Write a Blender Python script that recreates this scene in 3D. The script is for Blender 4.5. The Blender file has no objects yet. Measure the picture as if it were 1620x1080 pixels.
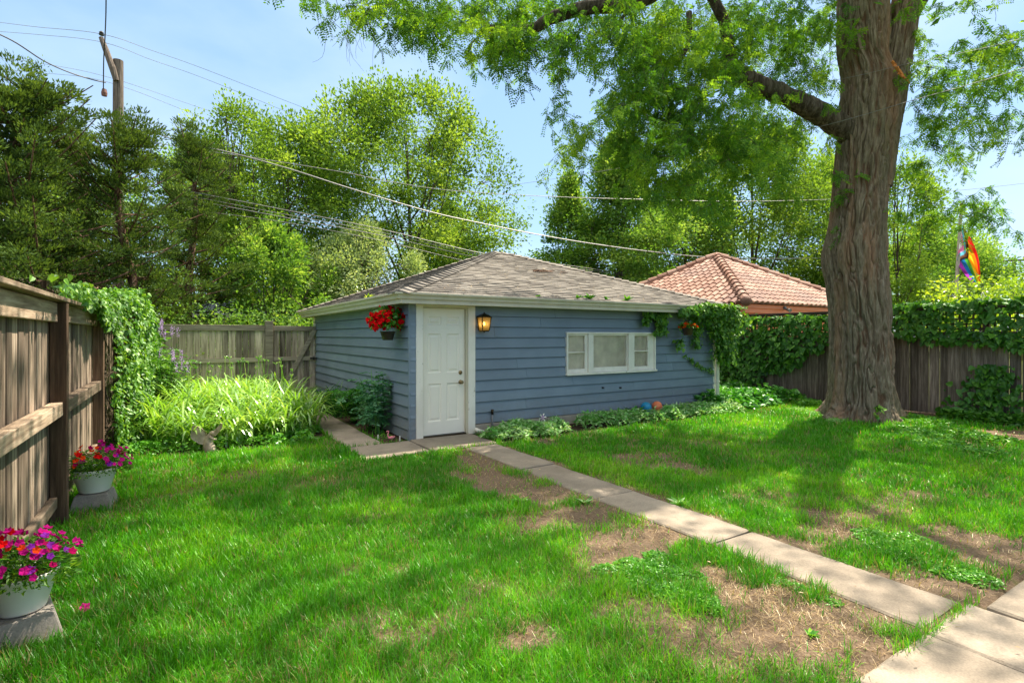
import bpy, math, random
import numpy as np
from mathutils import Vector, Matrix
R = math.radians
S = bpy.context.scene
COL = S.collection
random.seed(7)
rng = np.random.default_rng(11)

# ------------------------------------------------------------------ camera
CAM_H = 1.587; FPX = 833.0; HZ = 530.5; YAW = R(32.24)
cam = bpy.data.cameras.new('camera'); co = bpy.data.objects.new('camera', cam); COL.objects.link(co)
co.location = (0, 0, CAM_H); co.rotation_euler = (R(90), 0, -YAW)
cam.sensor_width = 36; cam.lens = 36 * FPX / 1620; cam.shift_y = -9.5 / 1620
cam.clip_start = .05; cam.clip_end = 2000
S.camera = co
S.render.resolution_x = 1024; S.render.resolution_y = 682

# ------------------------------------------------------------------ light
SUN_EL = R(58); SUN_AZ = math.atan2(.93, .20)        # azimuth from +Y towards +X
sdir = Vector((math.sin(SUN_AZ) * math.cos(SUN_EL), math.cos(SUN_AZ) * math.cos(SUN_EL), math.sin(SUN_EL)))
W = bpy.data.worlds.new('World'); S.world = W; W.use_nodes = True
nt = W.node_tree; nt.nodes.clear()
out = nt.nodes.new('ShaderNodeOutputWorld'); bg = nt.nodes.new('ShaderNodeBackground')
sky = nt.nodes.new('ShaderNodeTexSky'); sky.sky_type = 'NISHITA'; sky.sun_disc = False
sky.sun_elevation = SUN_EL; sky.sun_rotation = SUN_AZ
sky.air_density = 1.0; sky.dust_density = .25; sky.ozone_density = 1.4
bg.inputs[1].default_value = .12
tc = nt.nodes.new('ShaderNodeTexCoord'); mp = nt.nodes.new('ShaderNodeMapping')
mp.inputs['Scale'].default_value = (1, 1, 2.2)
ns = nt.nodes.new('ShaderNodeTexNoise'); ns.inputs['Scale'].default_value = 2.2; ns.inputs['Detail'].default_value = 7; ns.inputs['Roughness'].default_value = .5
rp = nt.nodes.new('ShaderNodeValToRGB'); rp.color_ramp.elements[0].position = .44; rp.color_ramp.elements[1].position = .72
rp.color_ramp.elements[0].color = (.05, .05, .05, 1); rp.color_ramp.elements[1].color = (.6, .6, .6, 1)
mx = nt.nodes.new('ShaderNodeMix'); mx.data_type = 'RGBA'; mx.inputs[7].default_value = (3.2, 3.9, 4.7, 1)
L = nt.links.new
sx = nt.nodes.new('ShaderNodeSeparateXYZ'); nt.links.new(tc.outputs['Generated'], sx.inputs[0])
mr = nt.nodes.new('ShaderNodeMapRange'); mr.interpolation_type = 'SMOOTHSTEP'; mr.inputs['From Min'].default_value = .58; mr.inputs['From Max'].default_value = .80; mr.inputs['To Max'].default_value = .85; nt.links.new(sx.outputs[2], mr.inputs['Value'])
mx2 = nt.nodes.new('ShaderNodeMix'); mx2.data_type = 'RGBA'; mx2.inputs[7].default_value = (10.5, 9.8, 8.6, 1); nt.links.new(mr.outputs[0], mx2.inputs[0])  # bright cloud bank overhead, out of view, added to lift the fill light
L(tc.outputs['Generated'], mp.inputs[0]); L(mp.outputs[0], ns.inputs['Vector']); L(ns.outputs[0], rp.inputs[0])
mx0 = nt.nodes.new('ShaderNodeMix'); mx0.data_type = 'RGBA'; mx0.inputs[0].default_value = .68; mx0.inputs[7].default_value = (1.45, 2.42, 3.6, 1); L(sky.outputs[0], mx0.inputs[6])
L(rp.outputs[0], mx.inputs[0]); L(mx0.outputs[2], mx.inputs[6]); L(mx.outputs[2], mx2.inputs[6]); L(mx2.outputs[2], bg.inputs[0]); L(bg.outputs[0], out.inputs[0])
sun = bpy.data.lights.new('sun', 'SUN'); sun.energy = 5.0; sun.angle = R(.55); sun.color = (1, .90, .74)
so = bpy.data.objects.new('sun', sun); COL.objects.link(so); so.location = (20, 8, 30)
so.rotation_euler = (-sdir).to_track_quat('-Z', 'Y').to_euler()
S.view_settings.view_transform = 'Standard'; S.view_settings.look = 'None'
S.view_settings.exposure = 1.25; S.view_settings.gamma = 1

# ------------------------------------------------------------------ survey helpers
FW = np.array([math.sin(YAW), math.cos(YAW), 0]); RT = np.array([math.cos(YAW), -math.sin(YAW), 0])
def P(px, py, t):                                    # measured bearing and distance -> world point
    return np.array([0, 0, CAM_H]) + t * (FW + RT * (px - 810) / FPX + np.array([0, 0, (HZ - py) / FPX]))
def G(px, py): return P(px, py, CAM_H * FPX / (py - HZ))
def onY(px, py, Y):
    d = FW[1] + RT[1] * (px - 810) / FPX; return P(px, py, Y / d)
def onX(px, py, X):
    d = FW[0] + RT[0] * (px - 810) / FPX; return P(px, py, X / d)

# ------------------------------------------------------------------ noise
def _h(ix, iy, iz, s):
    h = (ix.astype(np.int64) * 374761393 + iy.astype(np.int64) * 668265263 + iz.astype(np.int64) * 2147483647 + s * 974634777) & 0xffffffff
    h = ((h ^ (h >> 13)) * 1274126177) & 0xffffffff
    h = ((h ^ (h >> 16)) * 2246822519) & 0xffffffff
    return ((h ^ (h >> 15)) & 0xffffff) / 16777215.0
def vn(x, y, z=0., s=0):
    x, y, z = np.broadcast_arrays(np.asarray(x, float), np.asarray(y, float), np.asarray(z, float))
    i, j, k = np.floor(x), np.floor(y), np.floor(z); a, b, c = x - i, y - j, z - k
    a, b, c = a * a * (3 - 2 * a), b * b * (3 - 2 * b), c * c * (3 - 2 * c)
    r = 0
    for dx in (0, 1):
        for dy in (0, 1):
            for dz in (0, 1):
                r = r + _h(i + dx, j + dy, k + dz, s) * (a if dx else 1 - a) * (b if dy else 1 - b) * (c if dz else 1 - c)
    return r
def fbm(x, y, z=0., s=0, o=4):
    r = 0; a = .5; t = 0
    for i in range(o):
        f = 2 ** i; r = r + a * vn(np.asarray(x) * f, np.asarray(y) * f, np.asarray(z) * f, s + i); t += a; a *= .5
    return r / t

# ------------------------------------------------------------------ object helpers
ORG = {}
def setp(o, label=None, cat=None, group=None, kind=None):
    if label: o['label'] = label
    if cat: o['category'] = cat
    if group: o['group'] = group
    if kind: o['kind'] = kind
    return o
def thing(name, loc, label, cat, group=None):
    o = bpy.data.objects.new(name, None); COL.objects.link(o); o.location = tuple(float(c) for c in loc); o.empty_display_size = .1
    ORG[o.name] = np.array(loc, float)
    return setp(o, label, cat, group)
def mk(name, V, Fs, mat, parent=None, rnd=None, smooth=False, cols=None, org=None, attrs=None):
    V = np.asarray(V, dtype=np.float64).reshape(-1, 3)
    if parent is not None and parent.name in ORG: V = V - ORG[parent.name]; o_org = ORG[parent.name]
    elif org is not None: V = V - np.array(org, float); o_org = np.array(org, float)
    else: o_org = np.zeros(3)
    if isinstance(Fs, np.ndarray): Fs = [Fs]
    Fs = [f for f in Fs if len(f)]
    sizes = np.concatenate([np.full(len(f), f.shape[1]) for f in Fs]); idx = np.concatenate([f.ravel() for f in Fs]).astype(np.int32)
    me = bpy.data.meshes.new(name)
    me.vertices.add(len(V)); me.vertices.foreach_set('co', V.astype(np.float32).ravel())
    me.loops.add(len(idx)); me.loops.foreach_set('vertex_index', idx)
    me.polygons.add(len(sizes)); st = np.concatenate([[0], np.cumsum(sizes)[:-1]]).astype(np.int32)
    me.polygons.foreach_set('loop_start', st); me.polygons.foreach_set('loop_total', sizes.astype(np.int32))
    me.polygons.foreach_set('use_smooth', np.full(len(sizes), bool(smooth)))
    me.update(calc_edges=True)
    if rnd is not None:
        a = me.attributes.new('rnd', 'FLOAT', 'FACE'); a.data.foreach_set('value', np.asarray(rnd, np.float32))
    if cols is not None:
        a = me.attributes.new('col', 'FLOAT_COLOR', 'POINT'); c = np.ones((len(V), 4), np.float32); c[:, :3] = cols; a.data.foreach_set('color', c.ravel())
    for k, v in (attrs or {}).items():
        a = me.attributes.new(k, 'FLOAT', 'POINT'); a.data.foreach_set('value', np.asarray(v, np.float32))
    me.materials.append(mat)
    o = bpy.data.objects.new(name, me); COL.objects.link(o)
    if parent is not None: o.parent = parent; ORG[o.name] = o_org
    else: o.location = tuple(float(c) for c in o_org); ORG[o.name] = o_org
    return o
class MB:
    def __init__(s): s.v = []; s.f = {}; s.r = {}; s.n = 0
    def add(s, V, F, r=None):
        V = np.asarray(V, float)
        if r is None: r = random.random()
        for f in F:
            s.f.setdefault(len(f), []).append([i + s.n for i in f]); s.r.setdefault(len(f), []).append(r)
        s.v.append(V); s.n += len(V)
    def box(s, x0, x1, y0, y1, z0, z1, r=None, M=None):
        V = np.array([(x, y, z) for z in (z0, z1) for y in (y0, y1) for x in (x0, x1)], float)
        if M is not None: V = V @ M[0].T + M[1]
        s.add(V, [(0, 2, 3, 1), (4, 5, 7, 6), (0, 1, 5, 4), (2, 6, 7, 3), (0, 4, 6, 2), (1, 3, 7, 5)], r)
    def beam(s, a, b, w, h, up=(0, 0, 1), r=None):     # box along a->b
        a = np.array(a, float); b = np.array(b, float); d = b - a; l = np.linalg.norm(d); d /= l
        u = np.array(up, float); sd = np.cross(d, u); sd /= np.linalg.norm(sd); u = np.cross(sd, d)
        V = []
        for q in (a, b):
            for i, j in ((-1, -1), (1, -1), (1, 1), (-1, 1)): V.append(q + sd * i * w / 2 + u * j * h / 2)
        s.add(V, [(0, 1, 2, 3), (7, 6, 5, 4), (0, 4, 5, 1), (1, 5, 6, 2), (2, 6, 7, 3), (3, 7, 4, 0)], r)
    def tube(s, pts, rad, n=8, r=None, cap=True):
        pts = np.array(pts, float); m = len(pts)
        if np.isscalar(rad): rad = [rad] * m
        V = []; T = np.gradient(pts, axis=0); T /= np.linalg.norm(T, axis=1)[:, None] + 1e-9
        ref = np.array([.13, .31, .94]); 
        if abs(T[0] @ ref) > .9: ref = np.array([1., 0, 0])
        sd = np.cross(T[0], ref); sd /= np.linalg.norm(sd)
        for i in range(m):
            sd = sd - T[i] * (sd @ T[i]); sd /= np.linalg.norm(sd) + 1e-9; u = np.cross(T[i], sd)
            for k in range(n):
                a = 2 * math.pi * k / n; V.append(pts[i] + rad[i] * (sd * math.cos(a) + u * math.sin(a)))
        F = [(i * n + k, i * n + (k + 1) % n, (i + 1) * n + (k + 1) % n, (i + 1) * n + k) for i in range(m - 1) for k in range(n)]
        if cap: F += [tuple(range(n))[::-1], tuple((m - 1) * n + k for k in range(n))]
        s.add(V, F, r)
    def lathe(s, prof, c, n=24, r=None, sx=1, sy=1):
        V = []; m = len(prof)
        for q, z in prof:
            for k in range(n):
                a = 2 * math.pi * k / n; V.append((c[0] + sx * q * math.cos(a), c[1] + sy * q * math.sin(a), c[2] + z))
        F = [(i * n + k, i * n + (k + 1) % n, (i + 1) * n + (k + 1) % n, (i + 1) * n + k) for i in range(m - 1) for k in range(n)]
        s.add(V, F, r)
    def ball(s, c, q, n=12, r=None, sc=(1, 1, 1)):
        V = []; F = []
        for i in range(n + 1):
            th = math.pi * i / n
            for k in range(2 * n):
                a = math.pi * k / n; V.append((c[0] + sc[0] * q * math.sin(th) * math.cos(a), c[1] + sc[1] * q * math.sin(th) * math.sin(a), c[2] - sc[2] * q * math.cos(th)))
        for i in range(n):
            for k in range(2 * n): F.append((i * 2 * n + k, i * 2 * n + (k + 1) % (2 * n), (i + 1) * 2 * n + (k + 1) % (2 * n), (i + 1) * 2 * n + k))
        s.add(V, F, r)
    def build(s, name, mat, parent=None, smooth=False, bevel=0, org=None):
        Fs = [np.array(s.f[k]) for k in s.f]; rr = np.concatenate([np.array(s.r[k]) for k in s.f])
        o = mk(name, np.concatenate(s.v), Fs, mat, parent, rnd=rr, smooth=smooth, org=org)
        if bevel:
            b = o.modifiers.new('bevel', 'BEVEL'); b.width = bevel; b.segments = 2; b.limit_method = 'ANGLE'; b.angle_limit = R(40)
        return o
def spline(pts, k=8):
    pts = np.array(pts, float); q = np.vstack([2 * pts[0] - pts[1], pts, 2 * pts[-1] - pts[-2]]); o = []
    for i in range(1, len(q) - 2):
        for j in range(k):
            t = j / k; o.append(.5 * ((2 * q[i]) + (q[i + 1] - q[i - 1]) * t + (2 * q[i - 1] - 5 * q[i] + 4 * q[i + 1] - q[i + 2]) * t * t + (-q[i - 1] + 3 * q[i] - 3 * q[i + 1] + q[i + 2]) * t ** 3))
    o.append(pts[-1]); return np.array(o)

# ------------------------------------------------------------------ leaves and blades (vectorised)
def unit(a): return a / (np.linalg.norm(a, axis=-1, keepdims=True) + 1e-9)
def kites(c, ax, size, wr=.5, fold=.15, nrm=None):
    """one folded kite per leaf: c base, ax axis, size length"""
    n = len(c); ax = unit(ax); size = np.broadcast_to(np.asarray(size, float), (n,))[:, None]
    if nrm is None: nrm = rng.normal(size=(n, 3))
    sd = unit(np.cross(ax, nrm)); up = np.cross(sd, ax)
    V = np.empty((n, 4, 3)); V[:, 0] = c
    V[:, 1] = c + ax * size * .45 + sd * size * wr * .5 + up * size * fold
    V[:, 2] = c + ax * size - up * size * fold * .4
    V[:, 3] = c + ax * size * .45 - sd * size * wr * .5 + up * size * fold
    return V.reshape(-1, 3), (np.arange(n)[:, None] * 4 + np.arange(4)[None, :])
def bigleaf(c, ax, size, wr=.8, fold=.12, nrm=None):
    n = len(c); ax = unit(ax); size = np.broadcast_to(np.asarray(size, float), (n,))[:, None]
    if nrm is None: nrm = rng.normal(size=(n, 3))
    sd = unit(np.cross(ax, nrm)); up = np.cross(sd, ax)
    V = np.empty((n, 6, 3)); V[:, 0] = c
    V[:, 1] = c + ax * size * .12 + sd * size * wr * .5 + up * size * fold
    V[:, 2] = c + ax * size * .6 + sd * size * wr * .36 + up * size * fold * .6
    V[:, 3] = c + ax * size - up * size * fold
    V[:, 4] = c + ax * size * .6 - sd * size * wr * .36 + up * size * fold * .6
    V[:, 5] = c + ax * size * .12 - sd * size * wr * .5 + up * size * fold
    b = np.arange(n)[:, None] * 6
    return V.reshape(-1, 3), np.concatenate([b + np.array([[0, 1, 2, 3]]), b + np.array([[0, 3, 4, 5]])])
def blades(base, head, h, w, bend, seg=3, up0=1.0):
    """curved ribbons: base n,3; head heading angle; h length; w width; bend total droop (rad)"""
    n = len(base); h = np.broadcast_to(h, (n,)); w = np.broadcast_to(w, (n,)); bend = np.broadcast_to(bend, (n,))
    lean = np.broadcast_to(up0, (n,))
    d = np.stack([np.cos(head), np.sin(head), np.zeros(n)], 1); sd = np.stack([-np.sin(head), np.cos(head), np.zeros(n)], 1)
    p = base.copy(); V = np.empty((n, 2 * seg + 1, 3)); th = math.pi / 2 * lean
    for i in range(seg):
        ww = (w * (1 - .25 * i / seg) * (.75 if i == 0 else 1))[:, None] / 2
        V[:, 2 * i] = p - sd * ww; V[:, 2 * i + 1] = p + sd * ww
        l = (h / seg)[:, None]
        p = p + d * (np.cos(th))[:, None] * l + np.array([0, 0, 1.]) * (np.sin(th))[:, None] * l
        th = th - bend / seg * (.5 + i / max(1, seg - 1))
    V[:, 2 * seg] = p
    b = np.arange(n)[:, None] * (2 * seg + 1)
    Q = [b + np.array([[2 * i, 2 * i + 1, 2 * i + 3, 2 * i + 2]]) for i in range(seg - 1)]
    T = b + np.array([[2 * seg - 2, 2 * seg - 1, 2 * seg]])
    return V.reshape(-1, 3), (np.concatenate(Q) if Q else np.zeros((0, 4), int)), T
class LeafBag:
    def __init__(s): s.V = []; s.F = {}; s.R = {}; s.n = 0
    def put(s, V, F, r):
        s.F.setdefault(F.shape[1], []).append(F + s.n); s.R.setdefault(F.shape[1], []).append(r); s.V.append(V); s.n += len(V)
    def build(s, name, mat, parent=None, org=None):
        ks = list(s.F)
        return mk(name, np.concatenate(s.V), [np.concatenate(s.F[k]) for k in ks], mat, parent, rnd=np.concatenate([np.concatenate(s.R[k]) for k in ks]), org=org)

# ------------------------------------------------------------------ materials
def newmat(name):
    m = bpy.data.materials.new(name); m.use_nodes = True; t = m.node_tree; t.nodes.clear()
    o = t.nodes.new('ShaderNodeOutputMaterial'); return m, t, o
def nd(t, typ, **k):
    n = t.nodes.new(typ)
    for a, b in k.items():
        if a.startswith('i_'):
            key = a[2:]; key = int(key) if key.isdigit() else key.replace('_', ' ')
            n.inputs[key].default_value = b
        else: setattr(n, a, b)
    return n
def c4(c): return (c[0], c[1], c[2], 1)
def ramp(t, pairs, src):
    r = t.nodes.new('ShaderNodeValToRGB'); e = r.color_ramp.elements
    while len(e) < len(pairs): e.new(.5)
    for i, (p, c) in enumerate(pairs): e[i].position = p; e[i].color = c4(c) if not np.isscalar(c) else (c, c, c, 1)
    t.links.new(src, r.inputs[0]); return r.outputs[0]
def mixc(t, f, a, b, typ='MIX'):
    m = nd(t, 'ShaderNodeMix', data_type='RGBA', blend_type=typ)
    for v, i in ((f, 0), (a, 6), (b, 7)):
        if hasattr(v, 'links'): t.links.new(v, m.inputs[i])
        else: m.inputs[i].default_value = v if i == 0 else c4(v)
    return m.outputs[2]
def noise(t, scale, det=4, sc=(1, 1, 1), src=None, rough=.55, dist=0):
    if src is None: src = nd(t, 'ShaderNodeTexCoord').outputs['Object']
    mpn = nd(t, 'ShaderNodeMapping'); mpn.inputs['Scale'].default_value = sc; t.links.new(src, mpn.inputs[0])
    n = nd(t, 'ShaderNodeTexNoise', i_Scale=scale, i_Detail=det, i_Roughness=rough, i_Distortion=dist); t.links.new(mpn.outputs[0], n.inputs['Vector'])
    return n.outputs[0]
def attr(t, name='rnd', out='Fac'): return nd(t, 'ShaderNodeAttribute', attribute_name=name).outputs[out]
def bump(t, h, strength=.4, dist=.01):
    b = nd(t, 'ShaderNodeBump', i_Strength=strength, i_Distance=dist); t.links.new(h, b.inputs['Height']); return b.outputs[0]
def finish(m, t, o, col, rough=.6, nor=None, metal=0, spec=.4, **k):
    p = nd(t, 'ShaderNodeBsdfPrincipled')
    for v, i in ((col, 'Base Color'), (rough, 'Roughness'), (metal, 'Metallic'), (spec, 'Specular IOR Level')):
        if hasattr(v, 'links'): t.links.new(v, p.inputs[i])
        else: p.inputs[i].default_value = c4(v) if i == 'Base Color' else v
    if nor is not None: t.links.new(nor, p.inputs['Normal'])
    for a, b in k.items(): p.inputs[a.replace('_', ' ')].default_value = b
    t.links.new(p.outputs[0], o.inputs[0]); return m
def leafmat(name, ramp_pairs, trans=.45, gloss=.06, grough=.35, nscale=0):
    m, t, o = newmat(name)
    a = attr(t)
    col = ramp(t, ramp_pairs, a)
    if nscale:
        col = mixc(t, 1.0, col, ramp(t, [(.3, .62), (.7, 1.25)], noise(t, nscale, 2)), 'MULTIPLY')
    d = nd(t, 'ShaderNodeBsdfDiffuse'); tr = nd(t, 'ShaderNodeBsdfTranslucent')
    t.links.new(col, d.inputs[0])
    tcol = mixc(t, 1.0, col, (1.25, 1.15, .5), 'MULTIPLY'); t.links.new(tcol, tr.inputs[0])
    s = nd(t, 'ShaderNodeMixShader', i_0=trans); t.links.new(d.outputs[0], s.inputs[1]); t.links.new(tr.outputs[0], s.inputs[2])
    g = nd(t, 'ShaderNodeBsdfGlossy', i_Roughness=grough); g.inputs[0].default_value = (.9, 1, .9, 1)
    s2 = nd(t, 'ShaderNodeMixShader', i_0=gloss); t.links.new(s.outputs[0], s2.inputs[1]); t.links.new(g.outputs[0], s2.inputs[2])
    t.links.new(s2.outputs[0], o.inputs[0]); return m
def plain(name, c, rough=.6, var=.12, scale=6, metal=0, bmp=0, spec=.4, sc=(1, 1, 1), **k):
    m, t, o = newmat(name); n = noise(t, scale, 5, sc)
    lo = tuple(x * (1 - var) for x in c); hi = tuple(min(1, x * (1 + var)) for x in c)
    col = ramp(t, [(.3, lo), (.7, hi)], n)
    return finish(m, t, o, col, rough, bump(t, noise(t, scale * 6, 4, sc), bmp, .004) if bmp else None, metal, spec, **k)
def woodmat(name, c_lo, c_mid, c_hi, axis, stain=(.03, .022, .016), stain_amt=.55):
    """weathered timber, grain along axis 0,1,2"""
    m, t, o = newmat(name)
    sc = [14, 14, 14]; sc[axis] = .9
    sc2 = [5, 5, 5]; sc2[axis] = .35
    tc_ = nd(t, 'ShaderNodeTexCoord').outputs['Object']; a = attr(t)
    off = nd(t, 'ShaderNodeVectorMath', operation='ADD'); mul = nd(t, 'ShaderNodeMath', operation='MULTIPLY', i_1=37.); t.links.new(a, mul.inputs[0])
    cmb = nd(t, 'ShaderNodeCombineXYZ'); 
    for i in range(3): t.links.new(mul.outputs[0], cmb.inputs[i])
    t.links.new(tc_, off.inputs[0]); t.links.new(cmb.outputs[0], off.inputs[1]); src = off.outputs[0]
    g = noise(t, 2.2, 7, tuple(sc), src, .65, .3); b = noise(t, 1.6, 5, tuple(sc2), src, .6)
    col = ramp(t, [(.28, c_lo), (.5, c_mid), (.74, c_hi)], g)
    bright = ramp(t, [(0, .45), (.5, .95), (1, 1.4)], a)
    col = mixc(t, 1., col, bright, 'MULTIPLY')
    col = mixc(t, ramp(t, [(.50, 0.), (.68, stain_amt)], b), col, stain)
    return finish(m, t, o, col, .85, bump(t, g, .6, .006), spec=.2)

M = {}
M['sidingL'] = None
def siding_mat(name, c):
    m, t, o = newmat(name)
    n = noise(t, 1.3, 5); g = noise(t, 5, 6, (.6, .6, 14), rough=.6)
    col = ramp(t, [(.3, tuple(x * .88 for x in c)), (.7, tuple(x * 1.1 for x in c))], n)
    col = mixc(t, 1., col, ramp(t, [(0, .9), (1, 1.08)], attr(t)), 'MULTIPLY')
    dirt = ramp(t, [(.56, 0.), (.8, .35)], noise(t, 3.1, 6, (1, 1, 2.5)))
    col = mixc(t, dirt, col, tuple(x * .6 for x in c))
    sp_ = nd(t, 'ShaderNodeSeparateXYZ'); t.links.new(nd(t, 'ShaderNodeTexCoord').outputs['Object'], sp_.inputs[0]); zr = nd(t, 'ShaderNodeMapRange', i_1=.65, i_2=.05, i_3=0., i_4=1.); t.links.new(sp_.outputs[2], zr.inputs[0])
    ml = nd(t, 'ShaderNodeMath', operation='MULTIPLY'); t.links.new(zr.outputs[0], ml.inputs[0]); t.links.new(ramp(t, [(.35, .15), (.7, .9)], noise(t, 6, 7, rough=.7)), ml.inputs[1])
    col = mixc(t, ml.outputs[0], col, (.17, .155, .135))
    return finish(m, t, o, col, .55, bump(t, g, .35, .003), spec=.35)
M['siding'] = siding_mat('blue_grey_siding', (.190, .240, .298))
def white_mat(name, c, dirt=.5):
    m, t, o = newmat(name)
    n = noise(t, 4, 7, (1, 1, .5)); ch = noise(t, 22, 5, (1, 1, .4))
    col = mixc(t, ramp(t, [(.45, 0.), (.8, dirt)], n), c, (.42, .37, .27))
    col = mixc(t, ramp(t, [(.68, 0.), (.72, .65)], ch), col, (.28, .22, .16))
    return finish(m, t, o, col, .5, bump(t, ch, .3, .002), spec=.35)
M['white'] = white_mat('chipped_white_paint', (.84, .775, .68), .4)
M['doorwhite'] = plain('door_paint', (.86, .785, .67), .42, .04, 2.2)
M['cream'] = white_mat('cream_gutter_paint', (.58, .52, .38), .6)
M['gutter'] = white_mat('dirty_gutter_paint', (.64, .56, .43), .6)
def concrete(name, c, s=3.0, mortar=False):
    m, t, o = newmat(name)
    n = noise(t, s, 8, rough=.65); f = noise(t, 90, 3); bl = noise(t, 1.1, 4)
    col = ramp(t, [(.3, tuple(x * .72 for x in c)), (.55, c), (.8, tuple(x * 1.2 for x in c))], n)
    col = mixc(t, ramp(t, [(.48, 0.), (.75, .45)], bl), col, (.19, .15, .11))
    col = mixc(t, ramp(t, [(.60, 0.), (.66, .5)], noise(t, 7, 8, rough=.75)), col, (.13, .10, .07))
    col = mixc(t, 1., col, ramp(t, [(0, .82), (1, 1.15)], attr(t)), 'MULTIPLY')
    col = mixc(t, .5, col, ramp(t, [(.2, .5), (.8, 1.3)], f), 'MULTIPLY')
    return finish(m, t, o, col, .9, bump(t, f, .5, .004), spec=.2)
M['concrete'] = concrete('weathered_concrete', (.315, .262, .205))
M['found'] = concrete('foundation_concrete', (.50, .42, .33))
M['block'] = concrete('planter_block_concrete', (.30, .27, .24), 5)
M['fence'] = woodmat('weathered_fence_boards', (.080, .054, .038), (.25, .185, .135), (.50, .41, .32), 2, stain_amt=.75)
M['fencerail'] = woodmat('weathered_fence_rail', (.13, .086, .056), (.32, .235, .165), (.52, .42, .31), 1, stain_amt=.4)
M['fencepost'] = woodmat('brown_fence_post', (.045, .026, .016), (.115, .070, .044), (.23, .15, .10), 2)
M['bfence'] = woodmat('grey_back_fence_boards', (.16, .12, .08), (.40, .32, .235), (.60, .50, .38), 2, stain_amt=.8)
M['bfencerail'] = woodmat('grey_back_fence_rail', (.18, .145, .105), (.36, .30, .22), (.52, .44, .33), 0, stain_amt=.35)
M['rfence'] = woodmat('dark_right_fence_boards', (.065, .050, .038), (.155, .120, .095), (.32, .26, .21), 2, stain_amt=.6)
M['rfencerail'] = woodmat('dark_right_fence_rail', (.05, .036, .026), (.115, .085, .065), (.2, .16, .12), 1)
M['darkmetal'] = plain('dark_bronze_metal', (.05, .035, .02), .35, .2, 20, metal=.8)
M['brass'] = plain('aged_brass', (.28, .20, .10), .35, .25, 30, metal=.9)
M['black'] = plain('black_metal', (.015, .014, .013), .4, .1)
M['wire'] = plain('black_cable', (.03, .03, .032), .6, .1)
M['wiregrey'] = plain('grey_cable', (.20, .195, .195), .5, .1)
M['potwhite'] = plain('white_plastic_pot', (.84, .80, .74), .38, .06, 3, bmp=.1)
M['potdark'] = plain('dark_green_plastic_pot', (.035, .030, .018), .4, .2)
M['potbrown'] = plain('brown_plastic_pot', (.045, .022, .016), .4, .2)
M['pink'] = plain('pink_plastic', (.80, .25, .28), .35, .05)
M['statue'] = plain('weathered_stone_figure', (.46, .37, .28), .85, .35, 12, bmp=.8)
def shingle():
    m, t, o = newmat('asphalt_shingle')
    n = noise(t, 60, 3); bl = noise(t, .8, 4); a = attr(t)
    col = ramp(t, [(0, (.10, .088, .077)), (.5, (.165, .148, .130)), (1, (.24, .218, .192))], a)
    col = mixc(t, .7, col, ramp(t, [(.25, .45), (.75, 1.4)], n), 'MULTIPLY')
    col = mixc(t, ramp(t, [(.45, 0.), (.75, .5)], bl), col, (.27, .24, .205))
    return finish(m, t, o, col, .9, bump(t, n, .5, .004), spec=.2)
M['shingle'] = shingle()
def tile():
    m, t, o = newmat('clay_roof_tile')
    a = attr(t); n = noise(t, .55, 5, rough=.6)
    col = ramp(t, [(0, (.19, .082, .052)), (.5, (.29, .145, .098)), (1, (.39, .24, .18))], a)
    col = mixc(t, ramp(t, [(.52, 0.), (.66, .75)], n), col, (.16, .085, .068))
    return finish(m, t, o, col, .7, bump(t, noise(t, 40, 3), .3, .004), spec=.3)
M['tile'] = tile()
M['stucco'] = plain('orange_stucco', (.78, .26, .13), .8, .08, 3, bmp=.2)
M['stuccofascia'] = plain('orange_red_fascia', (.82, .25, .115), .5, .08, 2)
def bark(name, c_lo, c_mid, c_hi, red=0.):
    m, t, o = newmat(name)
    g = noise(t, 3.2, 9, (4.5, 4.5, .55), rough=.68, dist=.7); g2 = noise(t, 2., 5, (6, 6, .8), rough=.6, dist=1.2); b = noise(t, 1.1, 3)
    col = ramp(t, [(.38, c_lo), (.5, c_mid), (.63, c_hi)], g)
    col = mixc(t, ramp(t, [(.5, 0.), (.75, .5)], b), col, (c_mid[0] * .75, c_mid[1] * 1.02, c_mid[2] * .62))   # algae
    if red:
        rr = ramp(t, [(.5, 0.), (.68, red)], noise(t, 1.5, 4, (2.4, 2.4, .18), rough=.5, dist=.4))
        col = mixc(t, rr, col, (.33, .155, .085))
    h = nd(t, 'ShaderNodeMath', operation='ADD'); t.links.new(g, h.inputs[0]); t.links.new(g2, h.inputs[1])
    return finish(m, t, o, col, .92, bump(t, h.outputs[0], 1., .06), spec=.15)
M['bark'] = bark('grey_brown_furrowed_bark', (.050, .036, .024), (.20, .152, .108), (.42, .345, .27), .6)
def trunkbark():
    m, t, o = newmat('furrowed_trunk_bark'); a = attr(t, 'ridge'); g = noise(t, 7, 7, (3, 3, .7), rough=.7, dist=.5); b = noise(t, 1.0, 3)
    plate = ramp(t, [(.32, (.10, .072, .050)), (.5, (.185, .140, .100)), (.68, (.32, .26, .20))], g)
    plate = mixc(t, ramp(t, [(.45, 0.), (.7, .55)], b), plate, (.14, .130, .075))
    inner = ramp(t, [(.35, (.075, .043, .028)), (.65, (.16, .092, .058))], g)
    col = mixc(t, ramp(t, [(.15, 0.), (.6, 1.)], a), inner, plate)
    rr = ramp(t, [(.52, 0.), (.66, .55)], noise(t, 1.5, 4, (2.4, 2.4, .16), rough=.5, dist=.4)); col = mixc(t, rr, col, (.30, .155, .09))
    return finish(m, t, o, col, .92, bump(t, g, .8, .02), spec=.12)
M['trunkbark'] = trunkbark()
M['bark2'] = bark('dark_branch_bark', (.035, .026, .019), (.09, .068, .05), (.17, .135, .105))
M['barkred'] = bark('reddish_conifer_bark', (.05, .028, .02), (.16, .09, .06), (.28, .18, .13))
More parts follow.
